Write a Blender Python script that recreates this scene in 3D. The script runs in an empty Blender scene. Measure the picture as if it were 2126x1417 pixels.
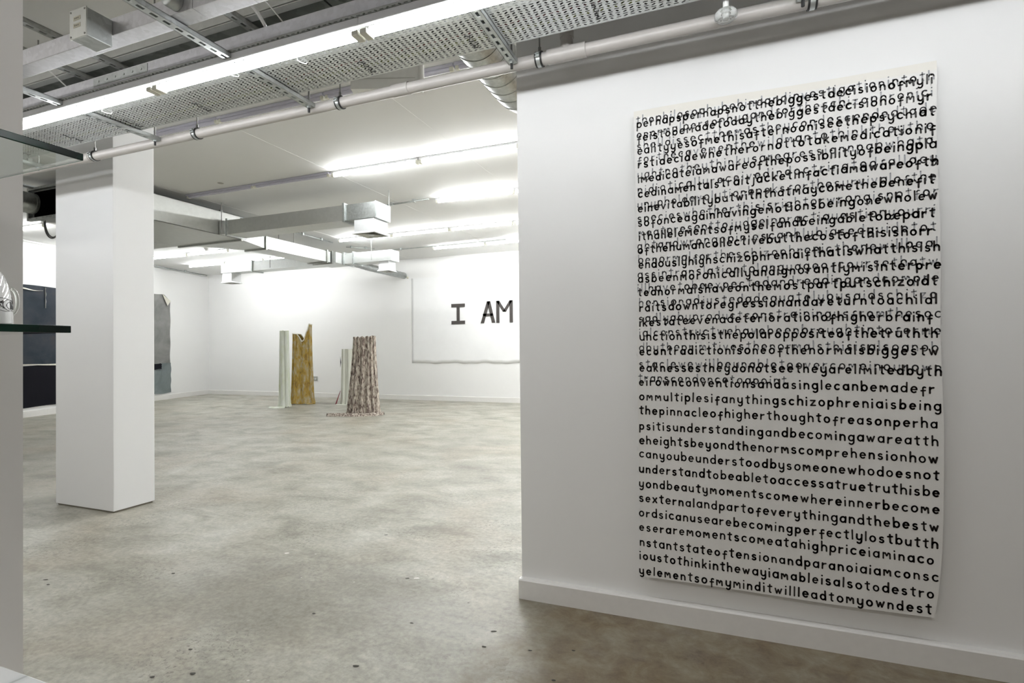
import bpy, bmesh, math, random
from mathutils import Vector, Matrix
import numpy as np

# ------------------------------------------------------------------ camera
sc = bpy.context.scene
COL = sc.collection
FPX = 1093.82
yw, pt, rl = 0.36738725, -0.01129554, -0.0107359
def _rot(y, p, r):
    cy, sy, cp, sp, cr, sr = math.cos(y), math.sin(y), math.cos(p), math.sin(p), math.cos(r), math.sin(r)
    Ry = np.array([[cy, 0, sy], [0, 1, 0], [-sy, 0, cy]])
    Rx = np.array([[1, 0, 0], [0, cp, -sp], [0, sp, cp]])
    Rz = np.array([[cr, -sr, 0], [sr, cr, 0], [0, 0, 1]])
    return Rz @ Rx @ Ry
_M = _rot(yw, pt, rl)
_W = np.stack([_M[:, 0], _M[:, 2], -_M[:, 1]], 1)
cam_data = bpy.data.cameras.new('camera')
cam = bpy.data.objects.new('camera', cam_data); COL.objects.link(cam)
cam_data.sensor_fit = 'HORIZONTAL'; cam_data.sensor_width = 36.0
cam_data.lens = FPX * 36.0 / 2126.0
cam_data.clip_start = 0.02; cam_data.clip_end = 60
mw = Matrix.Identity(4)
for i in range(3):
    mw[i][0] = _W[0, i]; mw[i][1] = -_W[1, i]; mw[i][2] = -_W[2, i]
mw[2][3] = 1.2
cam.matrix_world = mw
sc.camera = cam

# ------------------------------------------------------------------ world, exposure, lamp strengths
world = bpy.data.worlds.new('world'); sc.world = world; world.use_nodes = True
world.node_tree.nodes['Background'].inputs[0].default_value = (0.8, 0.85, 0.9, 1)
world.node_tree.nodes['Background'].inputs[1].default_value = 0.05
sc.view_settings.view_transform = 'Standard'
sc.view_settings.look = 'None'
sc.view_settings.gamma = 1.0
sc.view_settings.use_curve_mapping = False
sc.view_settings.exposure = 0.6
TUBE_FAR = 43.0        # emission of the ceiling tubes in the far room
TUBE_NEAR = 15.5       # emission of the tubes under the cable tray
FILL = 25.0            # watts: unseen fill light added behind the camera

def area_light(name, loc, sx, sy, watts, col=(1, 0.98, 0.95)):
    l = bpy.data.lights.new(name, 'AREA'); l.shape = 'RECTANGLE'; l.size = sx; l.size_y = sy
    l.energy = watts; l.color = col
    o = bpy.data.objects.new(name, l); COL.objects.link(o); o.location = loc
    return o
area_light('rear_fill_light', (-0.6, -1.7, 3.2), 3.0, 0.3, FILL)  # added fill for the foreground, no visible lamp
area_light('side_fill_light', (-4.9, -0.6, 3.2), 3.0, 0.3, 30.0)  # unseen fill added to brighten the near face of the column

# ------------------------------------------------------------------ node helpers / materials
def mat(name):
    m = bpy.data.materials.new(name); m.use_nodes = True
    nt = m.node_tree; b = nt.nodes['Principled BSDF']
    return m, nt, b
def N(nt, t, **k):
    n = nt.nodes.new(t)
    for a, v in k.items():
        if a in n.inputs.keys(): n.inputs[a].default_value = v
        else: setattr(n, a, v)
    return n
def coords(nt, scale=(1, 1, 1), kind='Object'):
    tc = N(nt, 'ShaderNodeTexCoord'); mp = N(nt, 'ShaderNodeMapping')
    mp.inputs['Scale'].default_value = scale
    nt.links.new(tc.outputs[kind], mp.inputs['Vector']); return mp.outputs['Vector']
def noise(nt, vec, scale, detail=4, rough=0.55, dist=0.0):
    n = N(nt, 'ShaderNodeTexNoise'); n.inputs['Scale'].default_value = scale
    n.inputs['Detail'].default_value = detail; n.inputs['Roughness'].default_value = rough
    n.inputs['Distortion'].default_value = dist
    nt.links.new(vec, n.inputs['Vector']); return n.outputs['Fac']
def ramp(nt, fac, stops):
    r = N(nt, 'ShaderNodeValToRGB'); e = r.color_ramp.elements
    while len(e) < len(stops): e.new(0.5)
    for i, (p, c) in enumerate(stops):
        e[i].position = p; e[i].color = (*c, 1) if len(c) == 3 else c
    nt.links.new(fac, r.inputs['Fac']); return r.outputs['Color']
def mix(nt, fac, a, b, mode='MIX'):
    m = N(nt, 'ShaderNodeMixRGB', blend_type=mode)
    for s, v in (('Fac', fac), ('Color1', a), ('Color2', b)):
        if isinstance(v, (int, float)): m.inputs[s].default_value = v
        elif isinstance(v, tuple): m.inputs[s].default_value = (*v, 1)
        else: nt.links.new(v, m.inputs[s])
    return m.outputs['Color']
def bump(nt, b, h, strength, dist=0.01):
    n = N(nt, 'ShaderNodeBump'); n.inputs['Strength'].default_value = strength; n.inputs['Distance'].default_value = dist
    nt.links.new(h, n.inputs['Height']); nt.links.new(n.outputs['Normal'], b.inputs['Normal'])
def plain(name, col, rough=0.5, metal=0.0, var=0.06, nscale=30, spec=0.5, bmp=0.0):
    m, nt, b = mat(name)
    v = coords(nt); n = noise(nt, v, nscale)
    lo = tuple(c * (1 - var) for c in col); hi = tuple(min(1, c * (1 + var)) for c in col)
    nt.links.new(ramp(nt, n, [(0.3, lo), (0.7, hi)]), b.inputs['Base Color'])
    b.inputs['Roughness'].default_value = rough; b.inputs['Metallic'].default_value = metal
    b.inputs['Specular IOR Level'].default_value = spec
    if bmp: bump(nt, b, n, bmp, 0.002)
    return m
def emit(name, col, strength):
    m, nt, b = mat(name); b.inputs['Base Color'].default_value = (0.9, 0.9, 0.9, 1)
    b.inputs['Emission Color'].default_value = (*col, 1); b.inputs['Emission Strength'].default_value = strength
    return m
def metal(name, col, rough, var=0.12, scale=45, met=0.85):
    m, nt, b = mat(name); v = coords(nt)
    vo = N(nt, 'ShaderNodeTexVoronoi'); vo.inputs['Scale'].default_value = scale; nt.links.new(v, vo.inputs['Vector'])
    g = noise(nt, v, 3.0, 3)
    c = mix(nt, 0.5, vo.outputs['Color'], g)
    bw = N(nt, 'ShaderNodeRGBToBW'); nt.links.new(c, bw.inputs[0])
    lo = tuple(x * (1 - var) for x in col); hi = tuple(min(1, x * (1 + var)) for x in col)
    nt.links.new(ramp(nt, bw.outputs[0], [(0.3, lo), (0.7, hi)]), b.inputs['Base Color'])
    b.inputs['Metallic'].default_value = met
    mr = N(nt, 'ShaderNodeMapRange'); mr.inputs['To Min'].default_value = rough * 0.8; mr.inputs['To Max'].default_value = rough * 1.25
    nt.links.new(g, mr.inputs['Value']); nt.links.new(mr.outputs[0], b.inputs['Roughness'])
    return m

def wall_mat(name, col):
    m, nt, b = mat(name); v = coords(nt)
    n1 = noise(nt, v, 1.3, 3); n2 = noise(nt, v, 220, 2)
    nt.links.new(ramp(nt, n1, [(0.3, tuple(c * 0.985 for c in col)), (0.7, col)]), b.inputs['Base Color'])
    b.inputs['Roughness'].default_value = 0.62; b.inputs['Specular IOR Level'].default_value = 0.3
    bump(nt, b, n2, 0.06, 0.001); return m
M_WALL = wall_mat('wall_paint', (0.86, 0.86, 0.855))
M_CEIL = wall_mat('ceiling_paint', (0.80, 0.80, 0.79))
M_SKIRT = plain('skirting_gloss', (0.80, 0.79, 0.77), 0.35, var=0.02)
M_COLUMN = wall_mat('column_paint', (0.85, 0.855, 0.86))
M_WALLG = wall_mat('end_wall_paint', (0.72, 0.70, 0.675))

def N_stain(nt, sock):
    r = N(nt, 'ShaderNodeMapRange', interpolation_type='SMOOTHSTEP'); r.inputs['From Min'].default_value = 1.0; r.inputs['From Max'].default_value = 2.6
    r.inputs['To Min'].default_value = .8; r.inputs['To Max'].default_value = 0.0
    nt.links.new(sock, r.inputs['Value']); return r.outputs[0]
def floor_mat():
    m, nt, b = mat('polished_concrete')
    v = coords(nt); vs = coords(nt, (0.8, 1.15, 1))
    big = noise(nt, v, 0.55, 5, 0.6, 0.6)
    mid = noise(nt, vs, 2.6, 7, 0.62, 0.4)
    fine = noise(nt, v, 38, 5, 0.7)
    grit = noise(nt, v, 150, 3, 0.7)
    warm = noise(nt, v, 1.1, 3, 0.5, 0.8)
    c = ramp(nt, mid, [(0.30, (0.25, 0.24, 0.20)), (0.48, (0.37, 0.36, 0.305)), (0.70, (0.48, 0.475, 0.42))])
    c = mix(nt, ramp(nt, warm, [(0.48, (0, 0, 0)), (0.72, (0.45, 0.45, 0.45))]), c, (0.37, 0.31, 0.235))
    c = mix(nt, ramp(nt, big, [(0.5, (0, 0, 0)), (0.68, (0.5, 0.5, 0.5))]), c, (0.27, 0.26, 0.22))
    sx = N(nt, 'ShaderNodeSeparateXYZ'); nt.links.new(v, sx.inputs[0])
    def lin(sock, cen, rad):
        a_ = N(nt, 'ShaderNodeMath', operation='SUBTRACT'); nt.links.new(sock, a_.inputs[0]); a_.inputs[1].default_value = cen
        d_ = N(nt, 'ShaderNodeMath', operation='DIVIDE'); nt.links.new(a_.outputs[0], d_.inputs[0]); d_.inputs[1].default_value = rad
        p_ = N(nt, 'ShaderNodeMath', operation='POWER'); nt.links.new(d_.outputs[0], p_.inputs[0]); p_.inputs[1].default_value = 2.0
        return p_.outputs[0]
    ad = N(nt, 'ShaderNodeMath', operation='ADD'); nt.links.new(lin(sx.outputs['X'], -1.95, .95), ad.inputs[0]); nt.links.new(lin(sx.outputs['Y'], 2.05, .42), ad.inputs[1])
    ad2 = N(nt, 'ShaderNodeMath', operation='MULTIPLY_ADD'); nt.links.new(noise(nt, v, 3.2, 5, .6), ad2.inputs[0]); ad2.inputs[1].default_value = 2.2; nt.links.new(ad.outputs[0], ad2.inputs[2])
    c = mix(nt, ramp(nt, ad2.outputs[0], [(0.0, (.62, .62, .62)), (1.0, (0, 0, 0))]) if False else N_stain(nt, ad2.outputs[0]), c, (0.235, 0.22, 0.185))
    # smooth trowelled pale patches near the wall end
    c = mix(nt, 0.5, c, ramp(nt, noise(nt, coords(nt, (1, 2.2, 1)), 7, 7, 0.7, 1.2), [(0.34, (0.70, 0.70, 0.69)), (0.6, (1.1, 1.1, 1.1))]), 'MULTIPLY')
    c = mix(nt, 0.5, c, ramp(nt, fine, [(0.3, (0.50, 0.50, 0.50)), (0.62, (1.2, 1.2, 1.2))]), 'MULTIPLY')
    # dark pitting where the surface is rough
    pit = mix(nt, 1.0, ramp(nt, noise(nt, v, 55, 6, 0.75, 0.5), [(0.55, (0, 0, 0)), (0.60, (1, 1, 1))]),
              ramp(nt, noise(nt, v, 2.2, 3), [(0.47, (0, 0, 0)), (0.62, (0.75, 0.75, 0.75))]), 'MULTIPLY')
    c = mix(nt, pit, c, (0.13, 0.12, 0.10))
    c = mix(nt, ramp(nt, grit, [(0.70, (0, 0, 0)), (0.74, (0.5, 0.5, 0.5))]), c, (0.6, 0.57, 0.52))
    # brown wear plus painted shade on the floor in front of the partition wall
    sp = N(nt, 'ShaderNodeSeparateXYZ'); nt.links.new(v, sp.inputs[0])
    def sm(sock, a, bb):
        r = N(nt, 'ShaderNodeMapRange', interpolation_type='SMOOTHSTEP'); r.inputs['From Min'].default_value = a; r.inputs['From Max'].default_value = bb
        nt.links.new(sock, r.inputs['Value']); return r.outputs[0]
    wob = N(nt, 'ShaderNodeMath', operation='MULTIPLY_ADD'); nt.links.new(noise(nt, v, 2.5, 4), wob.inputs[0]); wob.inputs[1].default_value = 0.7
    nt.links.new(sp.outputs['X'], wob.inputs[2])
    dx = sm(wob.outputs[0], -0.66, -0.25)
    dirt_shade = mix(nt, 1.0, dx, ramp(nt, noise(nt, v, 5, 5, 0.6, 0.4), [(0.25, (0.55, 0.55, 0.55)), (0.7, (0.95, 0.95, 0.95))]), 'MULTIPLY')
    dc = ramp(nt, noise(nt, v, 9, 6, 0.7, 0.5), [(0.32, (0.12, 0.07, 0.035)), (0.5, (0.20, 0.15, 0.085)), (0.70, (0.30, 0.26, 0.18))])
    c = mix(nt, dirt_shade, c, dc)
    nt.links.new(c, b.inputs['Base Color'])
    b.inputs['Specular IOR Level'].default_value = 0.45
    nt.links.new(ramp(nt, mid, [(0.3, (0.52, 0.52, 0.52)), (0.7, (0.36, 0.36, 0.36))]), b.inputs['Roughness'])
    bump(nt, b, mix(nt, 0.5, fine, mid), 0.25, 0.005)
    return m
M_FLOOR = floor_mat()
M_GALV = metal('galvanised_steel', (0.50, 0.525, 0.52), 0.42)
M_GALVD = metal('dull_galvanised_duct', (0.60, 0.61, 0.59), 0.40, 0.03, 30, 0.75)
M_DUCTW = metal('bright_galvanised_duct', (0.68, 0.70, 0.69), 0.42, 0.03, 20, 0.7)
M_TRAY = metal('perforated_tray_steel', (0.60, 0.62, 0.61), 0.38, 0.08, 70)
M_TRUNK = metal('trunking_steel', (0.60, 0.60, 0.63), 0.5, 0.07, 60)
M_SPIRAL = metal('spiral_duct_steel', (0.40, 0.415, 0.41), 0.30, 0.12, 60, 0.95)
M_FLANGE = metal('flange_steel', (0.42, 0.43, 0.41), 0.45)
M_PIPE = plain('pipe_plastic', (0.44, 0.42, 0.395), 0.35, var=0.03)
M_BLACK = plain('black_rubber', (0.015, 0.015, 0.015), 0.5)
M_DUCTSHADE = plain('black_duct_shade', (0.004, 0.004, 0.005), 0.9, spec=0.1)  # black stands in for the shade inside the open duct
M_BOLT = plain('zinc_bolt', (0.35, 0.35, 0.34), 0.35, 0.9)
M_WHITEP = plain('white_plastic', (0.82, 0.82, 0.80), 0.35, var=0.02)
M_LAMPB = plain('lamp_body_enamel', (0.72, 0.72, 0.74), 0.35, var=0.02)
M_UNLIT = plain('unlit_tube_glass', (0.56, 0.55, 0.64), 0.25, var=0.02)
M_HOLDER = plain('lamp_holder_plastic', (0.72, 0.71, 0.62), 0.4, var=0.02)
M_TUBEF = emit('lit_tube', (0.985, 1.0, 0.995), TUBE_FAR)
M_TUBEN = emit('lit_tube_near', (0.97, 0.985, 1.0), TUBE_NEAR)
M_LABEL = plain('paper_label', (0.68, 0.66, 0.56), 0.7)
M_INKT = plain('label_ink', (0.08, 0.08, 0.08), 0.6)
M_PANELW = plain('outlet_box_enamel', (0.80, 0.815, 0.83), 0.4, var=0.02)
M_GRILLE = plain('grille_enamel', (0.55, 0.55, 0.52), 0.45, var=0.03)
M_GRILLED = plain('grille_dark', (0.10, 0.10, 0.09), 0.6)

# ------------------------------------------------------------------ mesh builder
class MB:
    def __init__(s): s.v = []; s.f = []
    def add(s, vs, fs):
        o = len(s.v); s.v += [tuple(v) for v in vs]; s.f += [tuple(i + o for i in f) for f in fs]; return s
    def box(s, a, b, M=None):
        x0, y0, z0 = a; x1, y1, z1 = b
        vs = [(x0, y0, z0), (x1, y0, z0), (x1, y1, z0), (x0, y1, z0), (x0, y0, z1), (x1, y0, z1), (x1, y1, z1), (x0, y1, z1)]
        if M is not None: vs = [tuple(M @ Vector(v)) for v in vs]
        return s.add(vs, [(3, 2, 1, 0), (4, 5, 6, 7), (0, 1, 5, 4), (1, 2, 6, 5), (2, 3, 7, 6), (3, 0, 4, 7)])
    def bbox(s, a, b, e=0.004):
        """box with chamfered edges"""
        bm = bmesh.new()
        bmesh.ops.create_cube(bm, size=1)
        for v in bm.verts:
            v.co = Vector([(a[i] + b[i]) / 2 + v.co[i] * (b[i] - a[i]) for i in range(3)])
        bmesh.ops.bevel(bm, geom=list(bm.edges), offset=e, segments=2, affect='EDGES', profile=0.5)
        bm.verts.index_update()
        s.add([tuple(v.co) for v in bm.verts], [tuple(v.index for v in f.verts) for f in bm.faces]); bm.free(); return s
    def tube(s, pts, r, n=12, cap=True, closed=False):
        """round tube along a path; r may be a list"""
        P = [Vector(p) for p in pts]; k = len(P)
        R = r if isinstance(r, (list, tuple)) else [r] * k
        o = len(s.v); up = None
        for i, p in enumerate(P):
            a = P[(i - 1) % k] if closed else P[max(0, i - 1)]
            c = P[(i + 1) % k] if closed else P[min(k - 1, i + 1)]
            t = (c - a).normalized()
            if up is None:
                up = Vector((0, 0, 1)) if abs(t.z) < 0.9 else Vector((1, 0, 0))
            u = (up - t * up.dot(t)).normalized(); w = t.cross(u); up = u
            for j in range(n):
                q = 2 * math.pi * j / n
                s.v.append(tuple(p + (u * math.cos(q) + w * math.sin(q)) * R[i]))
        for i in range(k if closed else k - 1):
            i2 = (i + 1) % k
            for j in range(n):
                j2 = (j + 1) % n
                s.f.append((o + i * n + j, o + i * n + j2, o + i2 * n + j2, o + i2 * n + j))
        if cap and not closed:
            s.f.append(tuple(o + j for j in range(n))[::-1]); s.f.append(tuple(o + (k - 1) * n + j for j in range(n)))
        return s
    def lathe(s, prof, c, n=32, axis='z'):
        o = len(s.v)
        for (r, h) in prof:
            for j in range(n):
                q = 2 * math.pi * j / n; a, b = r * math.cos(q), r * math.sin(q)
                p = {'z': (a, b, h), 'y': (a, h, b), 'x': (h, a, b)}[axis]
                s.v.append((c[0] + p[0], c[1] + p[1], c[2] + p[2]))
        for i in range(len(prof) - 1):
            for j in range(n):
                j2 = (j + 1) % n; s.f.append((o + i * n + j, o + i * n + j2, o + (i + 1) * n + j2, o + (i + 1) * n + j))
        return s
    def prism(s, poly, y0, y1):
        """poly in (x,z), extruded along y"""
        n = len(poly); vs = [(x, y0, z) for x, z in poly] + [(x, y1, z) for x, z in poly]
        return s.add(vs, [tuple(range(n)), tuple(range(2 * n - 1, n - 1, -1))] + [(i, i + n, (i + 1) % n + n, (i + 1) % n) for i in range(n)])
    def shift(s, d):
        s.v = [(x - d[0], y - d[1], z - d[2]) for x, y, z in s.v]; return s

def ob(name, mb, m, parent=None, smooth=False, angle=None):
    """link ONE mesh object; coordinates are world coordinates, origin moved to the parent's place"""
    d = Vector((0, 0, 0))
    if parent is not None:
        q = parent
        while q is not None: d = d + q.location; q = q.parent
    mb.shift(d)
    me = bpy.data.meshes.new(name); me.from_pydata(mb.v, [], mb.f); me.materials.append(m)
    bm = bmesh.new(); bm.from_mesh(me); bmesh.ops.recalc_face_normals(bm, faces=bm.faces)
    bm.to_mesh(me); bm.free()
    if smooth:
        for p in me.polygons: p.use_smooth = True
        if angle: me.set_sharp_from_angle(angle=math.radians(angle))
    o = bpy.data.objects.new(name, me); COL.objects.link(o)
    if parent is not None: o.parent = parent
    return o
def flat(name, mb, m, parent=None, smooth=False):
    """as ob() without normal recalculation (for sheets)"""
    d = Vector((0, 0, 0))
    if parent is not None:
        q = parent
        while q is not None: d = d + q.location; q = q.parent
    mb.shift(d)
    me = bpy.data.meshes.new(name); me.from_pydata(mb.v, [], mb.f); me.materials.append(m)
    if smooth:
        for p in me.polygons: p.use_smooth = True
    o = bpy.data.objects.new(name, me); COL.objects.link(o)
    if parent is not None: o.parent = parent
    return o
def thing(name, label, cat, loc, group=None):
    o = bpy.data.objects.new(name, None); COL.objects.link(o); o.location = loc
    o.empty_display_size = 0.1
    o['label'] = label; o['category'] = cat
    if group: o['group'] = group
    return o
def tag(o, label, cat, group=None):
    o['label'] = label; o['category'] = cat
    if group: o['group'] = group
    return o
def struct(name, mb, m, label=None, parent=None):
    o = ob(name, mb, m, parent); 
    if parent is None: o['kind'] = 'structure'
    if label: o['label'] = label; 
    if parent is None: o['category'] = name.split('_')[0]
    return o
def clone(root, loc, label, group=None):
    r = root.copy(); COL.objects.link(r); r.location = loc; r['label'] = label
    if group: r['group'] = group
    for ch in list(root.children):
        c = ch.copy(); COL.objects.link(c); c.parent = r
        for g in ch.children:
            d = g.copy(); COL.objects.link(d); d.parent = c
    return r

# ------------------------------------------------------------------ the room
H = 3.30
YP = 2.405          # face of the partition wall
XR, YB = 3.4, -3.6  # right and rear enclosure
def left_x(y): return -11.92 - (y - 5.81) * (1.237 / 4.766)
flo = MB().add([(left_x(YB), YB, 0), (XR, YB, 0), (XR, 10.72, 0), (left_x(10.72), 10.72, 0)], [(0, 1, 2, 3)])
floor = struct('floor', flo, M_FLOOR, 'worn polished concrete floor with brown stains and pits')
ce = MB().add([(left_x(YB) - .1, YB - .1, H), (XR + .1, YB - .1, H), (XR + .1, 10.85, H), (left_x(10.85), 10.85, H),
               (left_x(YB) - .1, YB - .1, H + .1), (XR + .1, YB - .1, H + .1), (XR + .1, 10.85, H + .1), (left_x(10.85), 10.85, H + .1)],
              [(3, 2, 1, 0), (4, 5, 6, 7), (0, 1, 5, 4), (1, 2, 6, 5), (2, 3, 7, 6), (3, 0, 4, 7)])
ceiling = struct('ceiling', ce, M_CEIL, 'white painted plasterboard ceiling with faint board joints')
for x0 in (-9.0, -6.6, -4.2, -2.5, -0.1):
    ob('ceiling_joint', MB().box((x0 - .004, 2.6, H - .0016), (x0 + .004, 10.68, H + .002)), M_CEIL, ceiling)
# paint dabs and chips on the floor
rnd = random.Random(5)
M_DAB = plain('white_paint_dab', (0.72, 0.71, 0.68), 0.6)
M_CHIP = plain('dark_floor_chip', (0.07, 0.065, 0.055), 0.8)
def blotch(x, y, r, m, name):
    k = 9; vs = []
    ph = rnd.random() * 6
    for j in range(k):
        q = 2 * math.pi * j / k; rr = r * (0.65 + 0.5 * rnd.random())
        vs.append((x + rr * math.cos(q), y + 0.62 * rr * math.sin(q + ph * .1), 0.0012))
    vs.append((x, y, 0.0022)); 
    flat(name, MB().add(vs, [(j, (j + 1) % k, k) for j in range(k)]), m, floor)
for x, y, r in ((-2.376, 2.432, .016), (-2.203, 2.478, .008), (-1.752, 2.249, .006), (-1.471, 2.397, .016), (-1.322, 2.463, .006), (-2.05, 2.2, .005), (-1.9, 1.62, .005), (-1.6, 1.45, .006)):
    blotch(x, y, r, M_DAB, 'paint_dab')
for x, y, r in ((-1.516, 2.381, .012), (-1.995, 2.888, .014), (-.89, 2.061, .013), (-.882, 1.942, .010), (-1.253, 2.0, .009), (-1.284, 1.659, .013), (-1.829, 1.41, .012),
                (-1.719, 1.921, .009), (-2.745, 2.006, .012), (-3.315, 1.721, .012), (-3.235, 1.689, .010), (-1.985, 1.52, .010), (-.539, 2.038, .009), (-.558, 1.832, .010), (-1.952, 1.344, .012), (-.70, 1.98, .008), (-1.1, 2.25, .006)):
    blotch(x, y, r, M_CHIP, 'floor_chip')

struct('wall_back', MB().box((left_x(10.69) - .2, 10.69, 0), (XR, 10.83, H)), M_WALL, 'long white gallery wall at the far end of the room')
wl = MB()
for y0, y1 in ((YB, 10.72),):
    a, b = left_x(y0), left_x(y1)
    wl.add([(a, y0, 0), (b, y1, 0), (b, y1, H), (a, y0, H), (a - .15, y0, 0), (b - .15, y1, 0), (b - .15, y1, H), (a - .15, y0, H)],
           [(0, 1, 2, 3), (7, 6, 5, 4), (0, 4, 5, 1), (3, 2, 6, 7), (0, 3, 7, 4), (1, 5, 6, 2)])
struct('wall_left', wl, M_WALL, 'white gallery wall on the far left behind the column')
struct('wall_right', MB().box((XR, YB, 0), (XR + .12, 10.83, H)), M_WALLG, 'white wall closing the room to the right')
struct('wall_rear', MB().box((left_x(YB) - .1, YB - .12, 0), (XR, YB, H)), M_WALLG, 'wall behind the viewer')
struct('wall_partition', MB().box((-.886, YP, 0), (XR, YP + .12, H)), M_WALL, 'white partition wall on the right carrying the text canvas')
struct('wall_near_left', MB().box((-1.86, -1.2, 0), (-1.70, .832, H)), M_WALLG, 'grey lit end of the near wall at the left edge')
# skirtings
def skirt(name, a, b, n, h, t, label):
    """a,b floor points on the wall, n = outward normal"""
    ax, ay = a; bx, by = b; nx, ny = n
    e = 0.006
    prof = [(0, 0), (t, 0), (t, h - e), (t - e, h), (0, h)]
    vs = [(ax + nx * p, ay + ny * p, z) for p, z in prof] + [(bx + nx * p, by + ny * p, z) for p, z in prof]
    k = len(prof)
    mb = MB().add(vs, [tuple(range(k)), tuple(range(2 * k - 1, k - 1, -1))] + [(i, i + k, (i + 1) % k + k, (i + 1) % k) for i in range(k)])
    return struct(name, mb, M_SKIRT, label)
skirt('baseboard_right', (-.892, YP), (XR, YP), (0, -1), .093, .034, 'white skirting board along the partition wall')
skirt('baseboard_back', (left_x(10.69), 10.69), (XR, 10.69), (0, -1), .11, .018, 'white skirting board along the far wall')
nl = Vector((4.766, 1.237)).normalized()
skirt('baseboard_left', (left_x(2.0), 2.0), (left_x(10.69), 10.69), (nl.x, nl.y), .12, .018, 'white skirting board along the left wall')
# square column
cb = MB().bbox((-4.871, 2.595, .012), (-4.183, 2.905, H), .004)
col = tag(ob('square_column', cb, M_COLUMN), 'square white plastered column standing on the concrete floor', 'column')
ob('recessed_base', MB().box((-4.86, 2.606, 0), (-4.194, 2.894, .0125)), plain('column_base_cement', (0.22, 0.2, 0.16), 0.8), col)['label'] = 'thin grey cement gap under the column'

# ------------------------------------------------------------------ fluorescent lights
def light_unit(name, loc, L, tube_m, label, group, z_body=(0.0, 0.05), r=0.016, drop=0.014, w=0.03, side=0.0, body_m=None):
    """batten along x; loc = left end, body bottom at loc.z"""
    x, y, z = loc
    t = thing(name, label, 'light', loc, group)
    ob('body', MB().bbox((x, y - w - side, z + z_body[0]), (x + L, y + w - side, z + z_body[1]), .004), body_m or M_LAMPB, t)
    ob('tube', MB().tube([(x + .035, y, z - drop), (x + L - .035, y, z - drop)], r, 16), tube_m, t, True, 40)
    for q in (x + .005, x + L - .035):
        ob('tube_holder', MB().bbox((q, y - .018 - side * .6, z - drop - r - .002), (q + .03, y + .018, z + .004), .003), M_HOLDER, t)
    return t
G_NEAR = 'lit tubes under the cable tray'
LN = 1.16
near = light_unit('fluorescent_light', (-3.58, 1.704, 2.424), LN, M_TUBEN, 'lit fluorescent batten under the perforated tray, leftmost in view beside the near wall', G_NEAR, (.018, .0505), .0195, -.006, .009, .030)
labs = ['lit fluorescent batten under the perforated tray, second from the near left wall', 'lit fluorescent batten under the perforated tray, just left of the silver spiral duct',
        'lit fluorescent batten under the perforated tray above the text canvas', 'lit fluorescent batten at the right end of the perforated tray']
clone(near, (-3.58 - LN, 1.704, 2.424), 'lit fluorescent batten under the tray hidden behind the near left wall', G_NEAR)
clone(near, (-3.58 - 2 * LN, 1.704, 2.424), 'lit fluorescent batten farthest left, hidden behind the near left wall', G_NEAR)
for i in range(4):
    clone(near, (-3.58 + LN * (i + 1), 1.704, 2.424), labs[i], G_NEAR)

ZB = 3.275
LC = 1.18
G_C = 'lit ceiling tubes in the far room'
lit0 = light_unit('ceiling_light', (-4.20, 5.04, ZB), LC, M_TUBEF, 'lit tube light on ceiling right after the unlit lilac tube', G_C, (0.0, .024), r=.020, drop=.020, w=.024)
ordn = ['first', 'second', 'third', 'fourth', 'fifth', 'sixth', 'seventh', 'eighth']
def row(y, x0, n, what, skip0=False):
    for i in range(n):
        if skip0 and i == 0: continue
        clone(lit0, (x0 + i * (LC + .01), y, ZB), 'lit ceiling tube, %s from left in the %s' % (ordn[i], what), G_C)
row(5.04, -4.20, 6, 'nearest lit row', True)
row(6.50, -3.62, 5, 'second lit row')
row(8.14, -6.64, 7, 'third lit row above the elbow')
row(9.55, -5.40, 6, 'last lit row')
row(8.02, -11.70, 2, 'back row just right of the column')
row(9.16, -11.95, 3, 'rearmost row by the far left corner')
clone(lit0, (-11.3, 5.23, ZB), 'lit ceiling tube light seen under the black duct opening', G_C)
clone(lit0, (-13.0 + .9, 6.7, ZB), 'lit ceiling tube light by the left wall top behind the column', G_C)
G_U = 'unlit tubes before the far room'
un0 = light_unit('ceiling_light', (-4.14, 3.47, ZB), LC, M_UNLIT, 'unlit lilac tube light, second in the nearest row', G_U, (0.0, .024), r=.020, drop=.006, w=.030, body_m=M_UNLIT)
for x, y, l in ((-5.33, 3.47, 'unlit lilac tube light, leftmost beside the column top'), (-2.95, 3.47, 'unlit lilac tube light partly behind the white ceiling unit'), (-1.76, 3.47, 'unlit lilac tube light behind the silver spiral duct'),
                (-6.60, 5.04, 'unlit lilac tube light farther back, by the duct rail'), (-5.41, 5.04, 'unlit lilac tube light ending at the first lit tube')):
    clone(un0, (x, y, ZB), l, G_U)

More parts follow.
